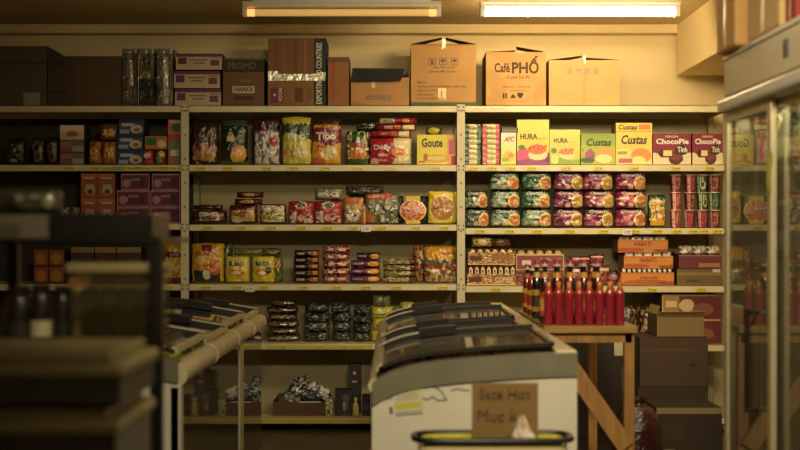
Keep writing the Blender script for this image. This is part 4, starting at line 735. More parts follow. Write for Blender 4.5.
# ================================================================== CEILING LIGHTS
def light_fixture(px0, px1, on, label):
    d = 6.82; x0, x1 = X(px0, d), X(px1, d); cx = (x0 + x1) / 2; L = (x1 - x0) / 2
    r = empty('ceiling_light', (cx, d, 2.80))
    q = MB(); q.box(-L, L, -.03, .03, -.085, -.055, b=.004); q.box(-L, L, -.045, .045, -.065, -.055); q.box(-L * .9, L * .9, -.02, .02, -.055, 0); obj('housing', q, 'white', r)
    q = MB(); q.tube((-L + .03, -.012, -.118), (L - .03, -.012, -.118), .021 if on else .022, n=16); obj('tube', q, 'tube_on' if on else 'tube_off', r)
    for s in (-1, 1):
        q = MB(); q.box(s * L - (.03 if s > 0 else 0), s * L + (.03 if s < 0 else 0), -.03, .02, -.145, -.085, b=.003); obj('lamp_holder', q, 'white', r)
        if not on:
            q = MB(); q.tube((s * (L - .03), -.012, -.118), (s * (L - .075), -.012, -.118), .0225, n=16); obj('glowing_end', q, 'tube_end', r)
    tag(r, label, 'light', 'fluorescent ceiling lights'); return r
light_fixture(243, 441, False, 'dim fluorescent batten with orange glowing ends, left of the lit one')
light_fixture(480, 679, True, 'brightly lit fluorescent batten above the right shelving unit')

# ================================================================== FREEZERS
def freezer(name, xl, xh, y0, y1, zl, zh, label, nl, side_mat, front_mat, low_rail):
    """xl = low side, xh = high side; the lid surface climbs from low to high in a flattening curve"""
    root = empty(name, ((xl + xh) / 2, y0, 0)); ox, oy = root.location.x, y0
    sg = 1 if xh > xl else -1
    PR = lambda u: zl + (zh - zl) * ((.5 * (1 - (1 - u) ** 9) + .5 * (1 - (1 - u) ** 1.5)) if low_rail != 'round' else (.25 + .75 * (1 - (1 - u) ** 1.8)))
    PX = lambda u: xl + (xh - xl) * u - ox
    N = 20
    def cap(mbb, ya, yb, zb, dz=0.0, u0=0, u1=1, c=(.5, .5, .5)):
        pts = [(PX(u0 + (u1 - u0) * i / N), PR(u0 + (u1 - u0) * i / N) + dz) for i in range(N + 1)]
        lo = zb if not callable(zb) else None
        low = [(x, (zb if lo is not None else z - dz + zb(0))) for x, z in pts]
        for i in range(N):
            (xa, za), (xb, zb_) = pts[i], pts[i+1]; (_, la), (_, lb_) = low[i], low[i+1]
            for yy, rev in ((ya, sg < 0), (yb, sg > 0)):
                f = [(xa, yy, la), (xb, yy, lb_), (xb, yy, zb_), (xa, yy, za)]
                mbb.poly(f[::-1] if rev else f, c)
            f = [(xa, ya, za), (xb, ya, zb_), (xb, yb, zb_), (xa, yb, za)]; mbb.poly(f if sg > 0 else f[::-1], c)
            f = [(xa, ya, la), (xb, ya, lb_), (xb, yb, lb_), (xa, yb, la)]; mbb.poly(f[::-1] if sg > 0 else f, c)
        for (x, z), (_, l), rev in ((pts[0], low[0], 0), (pts[-1], low[-1], 1)):
            mbb.poly([(x, ya, l), (x, yb, l), (x, yb, z), (x, ya, z)], c)
    L = y1 - y0
    q = MB(); cap(q, 0, .05, .06, -.03); obj('front_panel', q, front_mat, root)
    q = MB(); cap(q, L - .05, L, .06, -.03); obj('rear_panel', q, side_mat, root)
    a, b_ = sorted((xl - ox, xl - ox + sg * .03)); q = MB(); q.box(a, b_, .05, L - .05, .06, zl - .03); obj('side_panel', q, side_mat, root)
    a, b_ = sorted((xh - ox, xh - ox - sg * .03)); q = MB(); q.box(a, b_, .05, L - .05, .06, zh - .03); obj('side_panel', q, 'white', root)
    a, b_ = sorted((xl - ox, xh - ox)); q = MB(); q.box(a + .03, b_ - .03, .05, L - .05, zl - .13, zl - .11); q.box(a + .03, b_ - .03, .05, L - .05, .06, .1); obj('liner_floor', q, 'liner', root)
    q = MB(); q.box(a + .03, b_ - .03, .04, L - .04, 0, .06); obj('plinth', q, 'black', root)
    q = MB(); cap(q, -.012, .05, lambda _: -.078, .004); obj('end_trim', q, 'grey', root)
    q = MB(); cap(q, L - .05, L + .012, lambda _: -.078, .004); obj('end_trim', q, 'grey', root)
    # rails
    q = MB()
    if low_rail == 'round':
        xr = xl - ox + sg * .012; seg = [0, .28, .55, .78, 1]
        for i in range(4):
            q.tube((xr, L * seg[i] + .004, zl - .022), (xr, L * seg[i+1] - .004, zl - .022), .046, n=20)
            if i: q.tube((xr, L * seg[i] - .012, zl - .022), (xr, L * seg[i] + .012, zl - .022), .050, n=20)
    else: q.tube((xl - ox + sg * .008, .0, zl - .008), (xl - ox + sg * .008, L, zl - .008), .022, n=16)
    obj('low_rail', q, 'rail', root)
    a, b_ = sorted((xh - ox, xh - ox - sg * .075)); q = MB(); q.box(a, b_, 0, L, zh - .035, zh + .012, b=.005); 
    for i in range(1, 6): q.box(a - .001, b_ + .001, L * i / 6 - .004, L * i / 6 + .004, zh - .03, zh + .014)
    obj('high_rail', q, 'rail', root)
    # lids
    seg = (L - .1) / nl; US = .90
    for k in range(nl):
        ya = .05 + k * seg; yb = ya + seg + .03; dz = .012 if k % 2 else .034
        lid = empty('lid', (0, 0, 0)); lid.parent = root
        q = MB(); 
        def strip(mbb, y_a, y_b, dlo, dhi, u0, u1):
            n = 16
            for i in range(n):
                ua = u0 + (u1 - u0) * i / n; ub = u0 + (u1 - u0) * (i + 1) / n
                A = (PX(ua), PR(ua)); B = (PX(ub), PR(ub))
                vs = [(A[0], y_a, A[1] + dlo), (B[0], y_a, B[1] + dlo), (B[0], y_b, B[1] + dlo), (A[0], y_b, A[1] + dlo), (A[0], y_a, A[1] + dhi), (B[0], y_a, B[1] + dhi), (B[0], y_b, B[1] + dhi), (A[0], y_b, A[1] + dhi)]
                mbb.mesh(vs, [(0, 1, 5, 4), (2, 3, 7, 6), (4, 5, 6, 7), (3, 2, 1, 0)], (.5, .5, .5), False)
            for u in (u0, u1):
                x_, z_ = PX(u), PR(u); mbb.poly([(x_, y_a, z_ + dlo), (x_, y_b, z_ + dlo), (x_, y_b, z_ + dhi), (x_, y_a, z_ + dhi)], (.5, .5, .5))
        strip(q, yb - .06, yb - .02, dz - .012, dz + .014, .03, US)
        strip(q, yb - .02, yb, dz - .012, dz + .002, .03, US)
        strip(q, ya, ya + .015, dz - .012, dz + .002, .03, US); strip(q, ya, yb, dz - .012, dz + .004, US - .02, US)
        obj('lid_frame', q, 'dark', lid)
        q = MB(); strip(q, yb - .055, yb - .03, dz + .014, dz + .020, .02, .28); strip(q, ya, yb, dz - .012, dz + .008, .02, .05); obj('glare_trim', q, 'rail', lid)  # pale strip along the bar is glare given shape; side strip is trim
        q = MB(); strip(q, yb - .10, yb - .015, dz + .0, dz + .034, .25, .46); obj('handle', q, 'black', lid)
        q = MB(); n = 14
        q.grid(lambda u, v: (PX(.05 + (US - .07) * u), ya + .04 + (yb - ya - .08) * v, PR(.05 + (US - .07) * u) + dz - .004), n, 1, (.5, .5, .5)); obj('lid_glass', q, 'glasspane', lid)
    tag(root, label, 'freezer', 'chest freezers'); return root
fz = freezer('chest_freezer', X(372, 3.885), X(577, 3.885), 3.885, 6.62, .800, .905, 'centre chest freezer with curved glass lids and a cardboard sign on its white end', 4, 'white', 'white', 'thin')
fl = freezer('chest_freezer', -.80, -1.52, 4.10, 6.65, .825, .93, 'left chest freezer with thick pale rail, behind the black foreground rack', 4, 'gloss', 'white', 'round')
q = MB(); q.box(.36 - .006, .36 + .006, 1.60, 1.74, .06, .79, b=.002); obj('side_post', q, 'rail', fl)
q = MB(); q.box(.36 - .03, .36 + .008, .0, .06, .06, .76, b=.003); obj('corner_post', q, 'white', fl)
# frozen goods under the lids
pal = [('#b85c24', '#e8c070', 'orange'), ('#3c1c14', '#b8502c', 'dark brown'), ('#c8a020', '#f0e080', 'yellow'), ('#7c1c24', '#e0a890', 'red'), ('#a8a48c', '#e8e4d0', 'white')]
def frozen(xa, xb, ya, yb, z, n, m, where, pal_, sd):
    random.seed(sd); meshes = []
    for i, (a, b_, nm) in enumerate(pal_):
        me = bag_pack(.104, .17, .045, art(('bg', a), ('noi', 5, .05, b_), ('rect', .2, .3, .8, .5, b_), seed=i + sd), 'K', seed=i, zig=False).build('frozen_pack'); me.materials.append(M['film']); meshes.append(me)
    for i in range(n):
        for j in range(m):
            k_ = random.randrange(len(pal_))
            o = obj('frozen_food_pack', meshes[k_], 'film', None, (xa + (xb - xa) * (i + .5) / n, ya + (yb - ya) * (j + .5) / m, z + .0), (-.95 + random.uniform(-.06, .06), random.uniform(-.04, .04), random.uniform(-.04, .04)))
            tag(o, f'{pal_[k_][2]} frozen food pack under the glass lids of the {where} chest freezer', 'frozen food', f'{pal_[k_][2]} frozen packs in the {where} freezer')
frozen(X(372, 3.885) + .07, X(577, 3.885) - .10, 3.98, 6.5, .722, 4, 11, 'centre', pal, 5)
frozen(-1.44, -.88, 4.2, 6.5, .748, 4, 10, 'left', [('#a89c1c', '#e0d84c', 'yellow'), ('#5c6c24', '#a8b04c', 'green'), ('#8c4c1c', '#d8a060', 'tan')], 9)
random.seed(21)
# things on the centre freezer's end
yf = 3.868; s = S(yf)
ds = 3.545; ss_ = S(ds); q = MB(); w = 66 / ss_; h = 66 / ss_
q.grid(lambda u, v: (-w/2 + w*u, -.004 + .004 * math.sin(u * 3), h * v), 8, 8, rgb('7c5c22')); q.box(-w/2, w/2, .001, .004, 0, h, rgb('6c4c1c'))
q.text('Sate Hot', -w*.40, w*.38, h*.76, h*.92, -.006, rgb('463418'), .0, .05); q.text('Muc k', -w*.42, w*.18, h*.42, h*.60, -.006, rgb('463418'), .0, .05)
o = obj('cardboard_sign', q, 'kraft', None, (X(505, ds), ds, Z(449, ds))); tag(o, 'brown cardboard sign with two lines of handwriting standing in the cream bin', 'sign')
q = MB(); w = 28 / s; h = 29 / s
q.poly([(-w/2, 0, 0), (w/2, 0, 0), (w/2, 0, h), (-w/2, 0, h)], rgb('c8c09c')); 
for a, b_, c_ in ((.78, .98, 'c8c42c'), (.22, .42, 'c0bc28'), (.0, .12, 'a8a084')): q.poly([(-w/2, -.001, h*a), (w*.45, -.001, h*a), (w*.45, -.001, h*b_), (-w/2, -.001, h*b_)], rgb(c_))
for zz in (.52, .62, .7): q.box(-w*.4, w*.35, -.0015, -.0008, h*zz, h*(zz + .02), rgb('9a9070'))
q.text('A', -w*.78, -w*.6, h*.55, h*.75, -.001, rgb('8c8468')); q.text('z', -w*.74, -w*.58, h*.1, h*.3, -.001, rgb('5c563c'), .04)
o = obj('sticker', q, 'paper', None, (X(410, yf), yf + .013, Z(415, yf)), (0, -.08, 0)); tag(o, 'pale sticker with two highlighter yellow bars on the centre freezer front', 'sticker')
q = MB()
pts = [(422, 398), (428, 400), (433, 397), (438, 401), (447, 400)]
def ink(q, pts, t=.004):
    for (a, b_), (c_, d_) in zip(pts, pts[1:]):
        q.bar((X(a, yf), yf + .0138, Z(b_, yf)), (X(c_, yf), yf + .0138, Z(d_, yf)), t, .002, rgb('7c745c'))
ink(q, pts); ink(q, [(434, 387), (440, 390), (445, 397), (447, 401)]); ink(q, [(451, 391), (458, 389), (466, 391), (470, 390)])
o = obj('handwritten_note', q, 'paper'); tag(o, 'faint grey handwriting on the white freezer end, left of the cardboard sign', 'writing')

# basket in front of freezer
d = 3.45; s = S(d); x0, x1 = X(414, d), X(574, d); zt = Z(441, d); cx = (x0 + x1) / 2; w = (x1 - x0)
bk = empty('waste_bin', (cx, d, 0))
def rr(w_, dp, n=28, p=4):
    out = []
    for k_ in range(n):
        a = 2 * PI * k_ / n; c1, s1 = math.cos(a), math.sin(a)
        out.append((math.copysign(abs(c1) ** (2 / p), c1) * w_ / 2, math.copysign(abs(s1) ** (2 / p), s1) * dp / 2))
    return out
def shell(mbb, w_, dp, zs, c_, n=28, inner=False):
    rings = [[(x * f, y * f + dp / 2 + 0, z) for x, y in rr(w_, dp, n)] for f, z in zs]
    for A, B in zip(rings, rings[1:]):
        for k_ in range(n):
            f = [A[k_], A[(k_+1) % n], B[(k_+1) % n], B[k_]]; mbb.poly(f[::-1] if inner else f, c_, True)
    mbb.poly(rings[0][::-1], c_)
q = MB(); shell(q, w * .98, .14, [(.82, 0), (.9, .3), (.97, zt - .02)], rgb('d8c488')); obj('body', q, 'plas', bk)
q = MB(); shell(q, w * .93, .13, [(.8, zt - .16), (.97, zt)], rgb('c8c01c'), inner=True); obj('liner_bag', q, 'film', bk)
q = MB(); pr = rr(w, .15, 40)
for k_ in range(40):
    a, b_ = pr[k_], pr[(k_ + 1) % 40]; q.tube((a[0], a[1] + .07, zt), (b_[0], b_[1] + .07, zt), .010, rgb('1c1a12'), 8)
obj('rim', q, 'black', bk)
tag(bk, 'cream bin with black rim and bright yellow inside, in front of the centre freezer', 'bin')
q = MB(); wv = lambda u, v: ((u - .5) * .125 * (1.1 - v), .02 * math.sin(6 * u) * (1 - v), v * .11 + .014 * math.sin(9 * u))
q.grid(wv, 14, 10, lambda u, v: rgb('e8d8b8') if noise.noise(Vector((u * 5, v * 5, 2))) > -.05 else rgb('c89c7c'))
q.grid(lambda u, v: (wv(u, v)[0], wv(u, v)[1] + .03 * (1 - v) + .004, wv(u, v)[2]), 14, 10, rgb('d8c8a0'), flip=True)
o = obj('crumpled_tissue', q, 'paper', None, (X(522, 3.49), 3.488, Z(454, 3.49))); tag(o, 'crumpled white paper sticking out of the cream bin', 'paper')

# ================================================================== TABLE AND SAUCE BOTTLES
dt = 4.83; zt = Z(326, dt); x0, x1 = X(544, dt), X(638, dt)
tb = empty('wooden_table', ((x0 + x1) / 2, dt, 0)); cx = tb.location.x; hw = (x1 - x0) / 2; TL = 1.0
q = MB(); q.box(-hw, hw, 0, TL, zt - .032, zt, b=.004); obj('table_top', q, 'woodtop', tb)
for ya_ in (.03, TL - .05):
    q = MB(); q.box(-hw + .02, hw - .02, ya_, ya_ + .02, zt - .075, zt - .032); obj('apron', q, 'wood', tb)
for sx in (-1, 1):
    for y in (.03, TL - .07):
        q = MB(); xx = sx * (hw - .03); q.box(xx - .022, xx + .022, y, y + .04, 0, zt - .032, b=.003); obj('leg', q, 'wood', tb)
q = MB(); q.bar((X(572, dt) - cx, .02, Z(368, dt)), (X(627, dt) - cx, .02, Z(448, dt)), .075, .025); obj('brace', q, 'wood', tb)
tag(tb, 'rough wooden table with a diagonal brace, carrying the sauce bottles', 'table')
# bottle prototypes
def chili(name, body, shoulder, cap, tip, R, H, neck, label=None):
    r = empty(name)
    q = MB(); B = rgb(body); Sh = rgb(shoulder)
    q.lathe([(R * .9, 0, B), (R, .008, B), (R, H * .30, B), (R * .96, H * .42, B), (R, H * .55, B), (R, H * .66, Sh), (R * .8, H * .74, Sh), (R * .5, H * .80, rgb(neck)), (R * .45, H * .84, rgb(neck))], 24); obj('body', q, 'gplas', r)
    q = MB(); q.lathe([(R * .56, H * .82, rgb(cap)), (R * .58, H * .9, rgb(cap)), (R * .4, H * .92, rgb(tip)), (R * .22, H * .96, rgb(tip)), (R * .14, H, rgb(tip))], 20); obj('cap', q, 'gplas', r)
    if label:
        q = MB(); q.lathe([(R * 1.012, H * .16, rgb(label)), (R * 1.012, H * .24, rgb(label)), (R * 1.012, H * .40, rgb(label))], 24, capb=False, capt=False); obj('label', q, 'card', r)
    return r
def soy(name, body, lab, cap, R, H, neckc='#16100c'):
    r = empty(name)
    q = MB(); B = rgb(body); nk = rgb(neckc)
    q.lathe([(R * .92, 0, B), (R, .008, B), (R, H * .5, B), (R * .97, H * .62, B), (R * .6, H * .74, B), (R * .42, H * .80, nk), (R * .40, H * .90, nk)], 24); obj('body', q, 'gplas', r)
    q = MB(); q.lathe([(R * 1.012, H * .12, rgb(lab[0])), (R * 1.012, H * .2, rgb(lab[1])), (R * 1.012, H * .4, rgb(lab[0])), (R * 1.012, H * .50, rgb(lab[0]))], 24, capb=False, capt=False); obj('label', q, 'card', r)
    q = MB(); q.lathe([(R * .70, H * .70, rgb(lab[2])), (R * .62, H * .755, rgb(lab[2])), (R * .46, H * .80, rgb(lab[2]))], 20, capb=False, capt=False); obj('neck_label', q, 'card', r)
    q = MB(); q.lathe([(R * .55, H * .895, rgb('e8dcc8')), (R * .57, H * .925, rgb('e8dcc8')), (R * .57, H * .93, rgb(cap)), (R * .55, H * .99, rgb(cap)), (R * .35, H, rgb(cap))], 20); obj('cap', q, 'gplas', r)
    return r
sc_ = S(dt + .05); Rb = 5.1 / sc_
Hc = 47 / sc_
pc = chili('sauce_bottle', '#a8182c', '#c8401c', '#e07c1c', '#cc2024', Rb * .9, Hc, '#d8741c', None)
ps = soy('sauce_bottle', '#3c1410', ('#b83c1c', '#e0902c', '#ec9c24'), '#c0203c', Rb * 1.12, 65 / sc_)
pt = soy('sauce_bottle', '#1c1408', ('#c8902c', '#403410', '#d8b84c'), '#b8242c', Rb * 1.08, 62 / sc_)
pr_ = soy('sauce_bottle', '#7c1c14', ('#d8a01c', '#a82c1c', '#d84c24'), '#a82430', Rb * 1.0, 56 / sc_)
first = {}
def put_bottle(p, x, y, label, group):
    o = p if id(p) not in first else copy_tree(p)
    first[id(p)] = 1; o.location = (x, y, zt + .001); o.rotation_euler[2] = random.uniform(0, 6)
    tag(o, label, 'bottle', group)
ords = ['first', 'second', 'third', 'fourth', 'fifth', 'sixth', 'seventh', 'last']
yb = dt + .05 + Rb
for i in range(8):
    put_bottle(pc, X(548.5 + i * 10.2, yb), yb + random.uniform(-.003, .003), f'red chilli sauce squeeze bottle, {ords[i]} from left in the front row on the table', 'front row of red chilli sauce bottles')
y2 = yb + 2.25 * Rb
for i in range(6):
    put_bottle(ps, X([545, 557.5, 570.5, 584, 597.5, 611][i], y2), y2, f'tall sauce bottle with orange neck label, {ords[i]} from left behind the squeeze bottles', 'second row of tall sauce bottles') if i < 5 else put_bottle(pc, X(611, y2), y2, 'red squeeze bottle at the right end of the second bottle row', 'front row of red chilli sauce bottles')
for r_ in range(3):
    y3 = y2 + (2.35 * Rb) * (r_ + 1) + .002; yl = [5.28, 5.48, 5.66][r_]
    for i in range(5):
        x_ = X(545, y2) + i * 2.6 * Rb
        if i == 0: put_bottle([pt, pr_, pr_][r_], .674, yl, ['black sauce bottle with gold stripes at the left edge of the table', 'red and yellow bottle behind the gold-striped black bottle', 'red and yellow bottle farthest back at the left edge of the table'][r_], 'bottles along the left edge of the table')
        elif r_ < 1: put_bottle(ps, x_, y3, f'tall sauce bottle half hidden in the third row, {ords[i - 1]} after the black bottle', 'hidden rows of tall sauce bottles')

# ================================================================== CARTONS ON THE FLOOR, RIGHT
def floor_carton(px, py0, py1, d, z, depth, base, label, mark=(), **kw):
    return carton(px, py0, d, z, depth, kp(base, *mark), '#' + ''.join('%02x' % int(v * 255 * .75) for v in rgb(base)), label, base_py=py1, group='cartons piled on the floor at the right', **kw)
dC = 6.9
hB2 = (450 - 388) / S(6.85); zb = Z(388, 6.85)
floor_carton((638, 706), 388, 388 + zb * S(6.85), 6.85, 0, .4, '#3c2814', 'dark carton on the floor under the wide brown carton')
floor_carton((640, 708), 338, 388, 6.85, zb + .002, .4, '#4a331a', 'wide brown carton with a ripped right side, under the open white-flapped carton', mark=(('rect', 0, .72, .85, .78, '#5a3c1e'), ('dia', -2.2, 2.6, '#4c3218'), ('ell', .78, .45, .06, .04, '#2c1c0c'), ('rect', 0, 0, 1, .04, '#3c2814')))
ww, hh = (704 - 657) / S(6.87), (338 - 316) / S(6.87)
floor_carton((657, 704), 316, 338, 6.87, zb + .004 + 50.3 / S(6.85), .26, '#8c6e38', 'small pale carton with open cream flaps on the wide brown carton', mark=(('rect', 0, .0, 1, .1, '#8c6c34'),),
             flaps=[([(-ww/2, 0, hh), (ww/2, 0, hh), (ww/2 - .01, -.05, hh + .02), (-ww/2 + .01, -.05, hh + .02)], '#d8c084'), ([(-ww/2, .0, hh), (-ww/2, .26, hh), (-ww/2 + .02, .26, hh + .05), (-ww/2 + .02, 0, hh + .05)], '#b89858')])
dF = 6.35
floor_carton((656, 722), 408, 408 + Z(408, dF) * S(dF), dF, 0, .40, '#32230f', 'dark carton with a pale rim standing in front on the floor', mark=(('rect', 0, .9, 1, 1, '#8c7448'), ('rect', 0, 0, .03, 1, '#6c5434'), ('rect', .08, .45, .42, .75, '#3c2a18'), ('rect', .12, .0, .3, .3, '#6c6454')))
for i, (a, b_, t, bt, c_) in enumerate([(560, 624, 392, None, '#2a1e12'), (562, 622, 340, 392, '#30221a')]):
    d = 6.3; 
    if bt is None: floor_carton((a, b_), t, t + Z(t, d) * S(d), d, 0, .4, c_, 'dark brown carton on the floor behind the table brace', mark=(('rect', .2, .4, .5, .6, '#35261a'),))
    else: floor_carton((a, b_), t, bt, d, Z(392, d), .4, c_, 'dark brown carton behind the table, upper of two', mark=(('rect', .5, .3, .55, .8, '#5c4630'), ('rect', .1, .1, .4, .3, '#3c2a1c')))
q = MB(); q.grid(lambda u, v: (-.032 + .064 * u, -.004 * math.sin(v * 3), .105 * v), 4, 6, rgb('c8bc94')); q.box(-.032, .032, .001, .003, 0, .105, rgb('a89c78'))
o = obj('paper_note', q, 'paper', None, (X(620.5, 6.28), 6.2976, Z(356, 6.28)), (0, 0, 0)); tag(o, 'white paper note on the dark carton just under the table edge', 'paper')
# red sack
q = MB(); d = 5.9; hs = Z(398, d)
pf = [(.10, 0), (.125, .05), (.13, .2), (.12, hs * .7), (.085, hs * .88), (.04, hs * .94), (.045, hs)]
vs = []; n = 28
q.grid(lambda u, v: (lambda r_, z_: ((r_ * (1 + .05 * math.sin(9 * u * 2 * PI) * v)) * math.cos(2 * PI * u), r_ * math.sin(2 * PI * u), z_))(*(lambda t: (pf[int(t)][0] + (pf[min(6, int(t) + 1)][0] - pf[int(t)][0]) * (t - int(t)), pf[int(t)][1] + (pf[min(6, int(t) + 1)][1] - pf[int(t)][1]) * (t - int(t))))(v * 6)), n, 24,
       lambda u, v: rgb('3c0e18') if noise.noise(Vector((u * 6, v * 5, 1))) < .2 else rgb('5c1c28'))
o = obj('plastic_sack', q, 'film', None, (X(637, d), d, 0)); tag(o, 'dark red tied plastic sack on the floor behind the table leg', 'sack')

# ================================================================== GLASS DOOR COOLER
XC = 1.267; ya, ybk = 2.2, 4.28; zc = 2.0
co = empty('glass_door_cooler', (XC, ya, 0)); L = ybk - ya; Wd = .66
q = MB(); q.box(.01, Wd, 0, L, zc - .19, zc, b=.006); q.box(.0, .02, 0, L, zc - .15, zc - .005, b=.004); obj('header', q, 'cream', co)
q = MB(); q.box(-.03, .03, -.0, L - .005, zc - .215, zc - .165, b=.012); obj('header_lip', q, 'white', co)
q = MB(); q.box(-.006, .015, -.0, L, zc - .012, zc + .006, b=.003); obj('top_trim', q, 'white', co)
q = MB(); q.box(.05, Wd, L - .04, L, .12, zc - .19); q.box(.03, .0501, L - .05, L, .12, zc - .2); obj('side_panel', q, 'steel', co)
q = MB(); q.box(.05, Wd, 0, .04, .12, zc - .19); obj('side_panel', q, 'cream', co)
q = MB(); q.box(Wd - .04, Wd, .04, L - .04, .12, zc - .19); obj('back_panel', q, 'liner', co)
q = MB(); q.box(.02, Wd, 0, L, 0, .12, b=.004); obj('base', q, 'black', co)
q = MB(); q.box(-.004, .001, L - .70, L - .66, zc - .105, zc - .045, b=.002); obj('badge', q, 'black', co)
for i, zz in enumerate((.45, .85, 1.22, 1.55)):
    q = MB()
    for k_ in range(14): q.tube((.08 + k_ * .042, .05, zz), (.08 + k_ * .042, L - .05, zz), .003, n=6)
    q.box(.07, .085, .05, L - .05, zz - .014, zz + .006); obj('wire_shelf', q, 'steel', co)
def cdoor(x, y_a, y_b, handle, lab):
    dr = empty('sliding_door', (0, 0, 0)); dr.parent = co
    q = MB(); t = .036
    z0, z1 = .13, zc - .215
    q.box(x, x + .02, y_a, y_a + t, z0, z1, b=.002); q.box(x, x + .02, y_b - t, y_b, z0, z1, b=.002); q.box(x, x + .02, y_a + t, y_b - t, z0, z0 + t); q.box(x, x + .02, y_a + t, y_b - t, z1 - t, z1)
    obj('door_frame', q, 'alu', dr)
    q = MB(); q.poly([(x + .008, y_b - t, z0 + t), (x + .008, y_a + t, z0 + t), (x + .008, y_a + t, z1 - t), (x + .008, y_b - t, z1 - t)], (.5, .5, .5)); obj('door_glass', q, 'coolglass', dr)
    if handle:
        yy = handle; q = MB(); za, zb_ = .70, 1.06
        q.tube((x - .035, yy, za), (x - .035, yy, zb_), .009, n=10); q.tube((x - .035, yy, za + .01), (x + .004, yy, za + .01), .008, n=10); q.tube((x - .035, yy, zb_ - .01), (x + .004, yy, zb_ - .01), .008, n=10); obj('handle', q, 'black', dr)
cdoor(.0, L - .535, L - .005, L - .39, '')
cdoor(.024, L - 1.05, L - .24, None, '')
cdoor(.0, L - 1.55, L - 1.02, L - 1.4, '')
cdoor(.024, .01, L - 1.5, None, '')
tag(co, 'tall cream drinks cooler with sliding glass doors along the right side', 'cooler')
for (pa, pb, ya_, yb_, c_, lab) in ((762, 766, 132, 160, 'd85c7c', 'pink paper strip stuck on the cooler door'), (769.5, 773, 152, 192, 'b8c42c', 'yellow-green paper strip stuck on the cooler door')):
    da, db = F * XC / (pb - 395), F * XC / (pa - 395); sm = F / ((da + db) / 2); q = MB()
    q.grid(lambda u, v: (-.004 - .004 * math.sin(v * 5), -(db - da) * u, v * (yb_ - ya_) / sm), 3, 8, rgb(c_)); 
    o = obj('paper_strip', q, 'paper', None, (XC - .002, db, CAMZ + (235 - yb_) / sm)); tag(o, lab, 'paper')
# cooler stock
sty2 = [('#8c2430', '#d8c8b0', 'red'), ('#c8b878', '#e8e4d8', 'cream'), ('#2c4c34', '#c8c48c', 'green'), ('#c0a428', '#e8d860', 'yellow'), ('#6c6c6c', '#c8c8c4', 'grey')]
dm = []
for (a, b_, nm) in sty2:
    q = MB(); A = rgb(a); q.lathe([(.028, 0, A), (.032, .006, A), (.032, .13, A), (.014, .18, A), (.013, .2, A)], 16); m1 = q.build('body'); m1.materials.append(M['plas'])
    q = MB(); q.lathe([(.0325, .04, rgb(b_)), (.0325, .11, rgb(b_))], 16, capb=False, capt=False); m2 = q.build('label'); m2.materials.append(M['card'])
    q = MB(); q.lathe([(.016, .2, rgb('d8d0b8')), (.016, .222, rgb('d8d0b8'))], 12); m3 = q.build('cap'); m3.materials.append(M['plas']); dm.append((m1, m2, m3, nm))
for i, zz in enumerate((.456, .856, 1.226, 1.556)):
    for k_ in range(9):
        j = (i * 2 + k_ // 2) % 5; m1, m2, m3, nm = dm[j]
        e = empty('drink_bottle', (XC + .13 + .02 * (k_ % 2), 4.16 - k_ * .10, zz)); obj('body', m1, 'plas', e); obj('label', m2, 'card', e); obj('cap', m3, 'plas', e)
        tag(e, f'{nm} drink bottle behind glass on the {["lowest", "second lowest", "second highest", "highest"][i]} cooler shelf', 'bottle', f'{nm} drinks on the {["lowest", "second lowest", "second highest", "highest"][i]} cooler shelf')
# cartons on the cooler
def block_carton(x0, x1, y0, y1, h, c_, label, z=2.008):
    r = empty('cardboard_carton', ((x0 + x1) / 2, y0, z)); w_ = x1 - x0; dp = y1 - y0; q = MB(); q.box(-w_/2, w_/2, 0, dp, 0, h, rgb(c_), b=.012); obj('body', q, 'kraft', r)
    q = MB(); q.box(-w_/2 - .002, -w_/2, dp * .45, dp * .55, .01, h, rgb('c8a860')); obj('tape', q, 'plas', r)
    tag(r, label, 'box', 'cartons on top of the cooler')
block_carton(XC - .035, XC + .33, 4.03, 4.265, .40, '#d8a04c', 'rounded brown carton at the far end of the cooler top, touching the duct corner')
block_carton(XC + .0, XC + .35, 3.66, 4.0, .34, '#e6ba6c', 'tan carton in the middle of the cooler top')
block_carton(XC + .01, XC + .35, 3.54, 3.645, .3, '#b03830', 'red-brown carton nearest on the cooler top')

# ================================================================== FOREGROUND LEFT: RACK, BOXES, TUBS
d = 2.6; s = S(d)
xr = X(157, d); xl = X(-60, d); zs = Z(343, d); ztop = Z(238, d)
rk = empty('display_rack', ((xl + xr) / 2, d, 0)); cx = rk.location.x
for (x_, y_) in ((xl, 0), (xr, 0), (xl + .07, .30), (xr - .066, .30)):
    q = MB(); q.box(x_ - cx - .014, x_ - cx + .014, y_ - .012, y_ + .012, 0, ztop - .012, b=.002); obj('post', q, 'black', rk)
for zz, nm in ((zs, 0), (.6, 0)):
    q = MB(); q.box(xl - cx, xr - cx, -.012, .33, zz - .016, zz, b=.002); obj('shelf', q, 'black', rk)
q = MB(); q.box(xl - cx - .02, X(163, d) - cx, -.015, .34, ztop - .012, ztop, b=.002); obj('top_panel', q, 'black', rk)
tag(rk, 'black metal rack in the left foreground holding an acrylic box and jars', 'rack')
q = MB(); q.box(-.118, .118, 0, .2, 0, .058, b=.004); q.box(-.04, .04, -.001, 0, .02, .03)
o = obj('black_case', q, 'black', None, (X(102, d), d, ztop)); tag(o, 'flat black case lying on top of the black rack', 'case')
q = box_pack(.14, .055, .12, kp('#6c6248', ('ell', .35, .3, .2, .35, '#544a34')), '#4c4430')
o = obj('small_carton', q, 'kraft', None, (X(18, d), d, ztop)); tag(o, 'pale dim carton beside the black case on the rack', 'box')
q = bag_pack(.16, .06, .09, art(('bg', '#3c3824'), ('ell', .85, .5, .08, .3, '#7c7450')), 'K', seed=4, zig=False)  # lighter ellipse is a painted highlight
o = obj('rolled_bag', q, 'film', None, (X(20, d), d + .02, ztop + .056)); tag(o, 'dark rolled bag resting on the pale dim carton', 'bag')
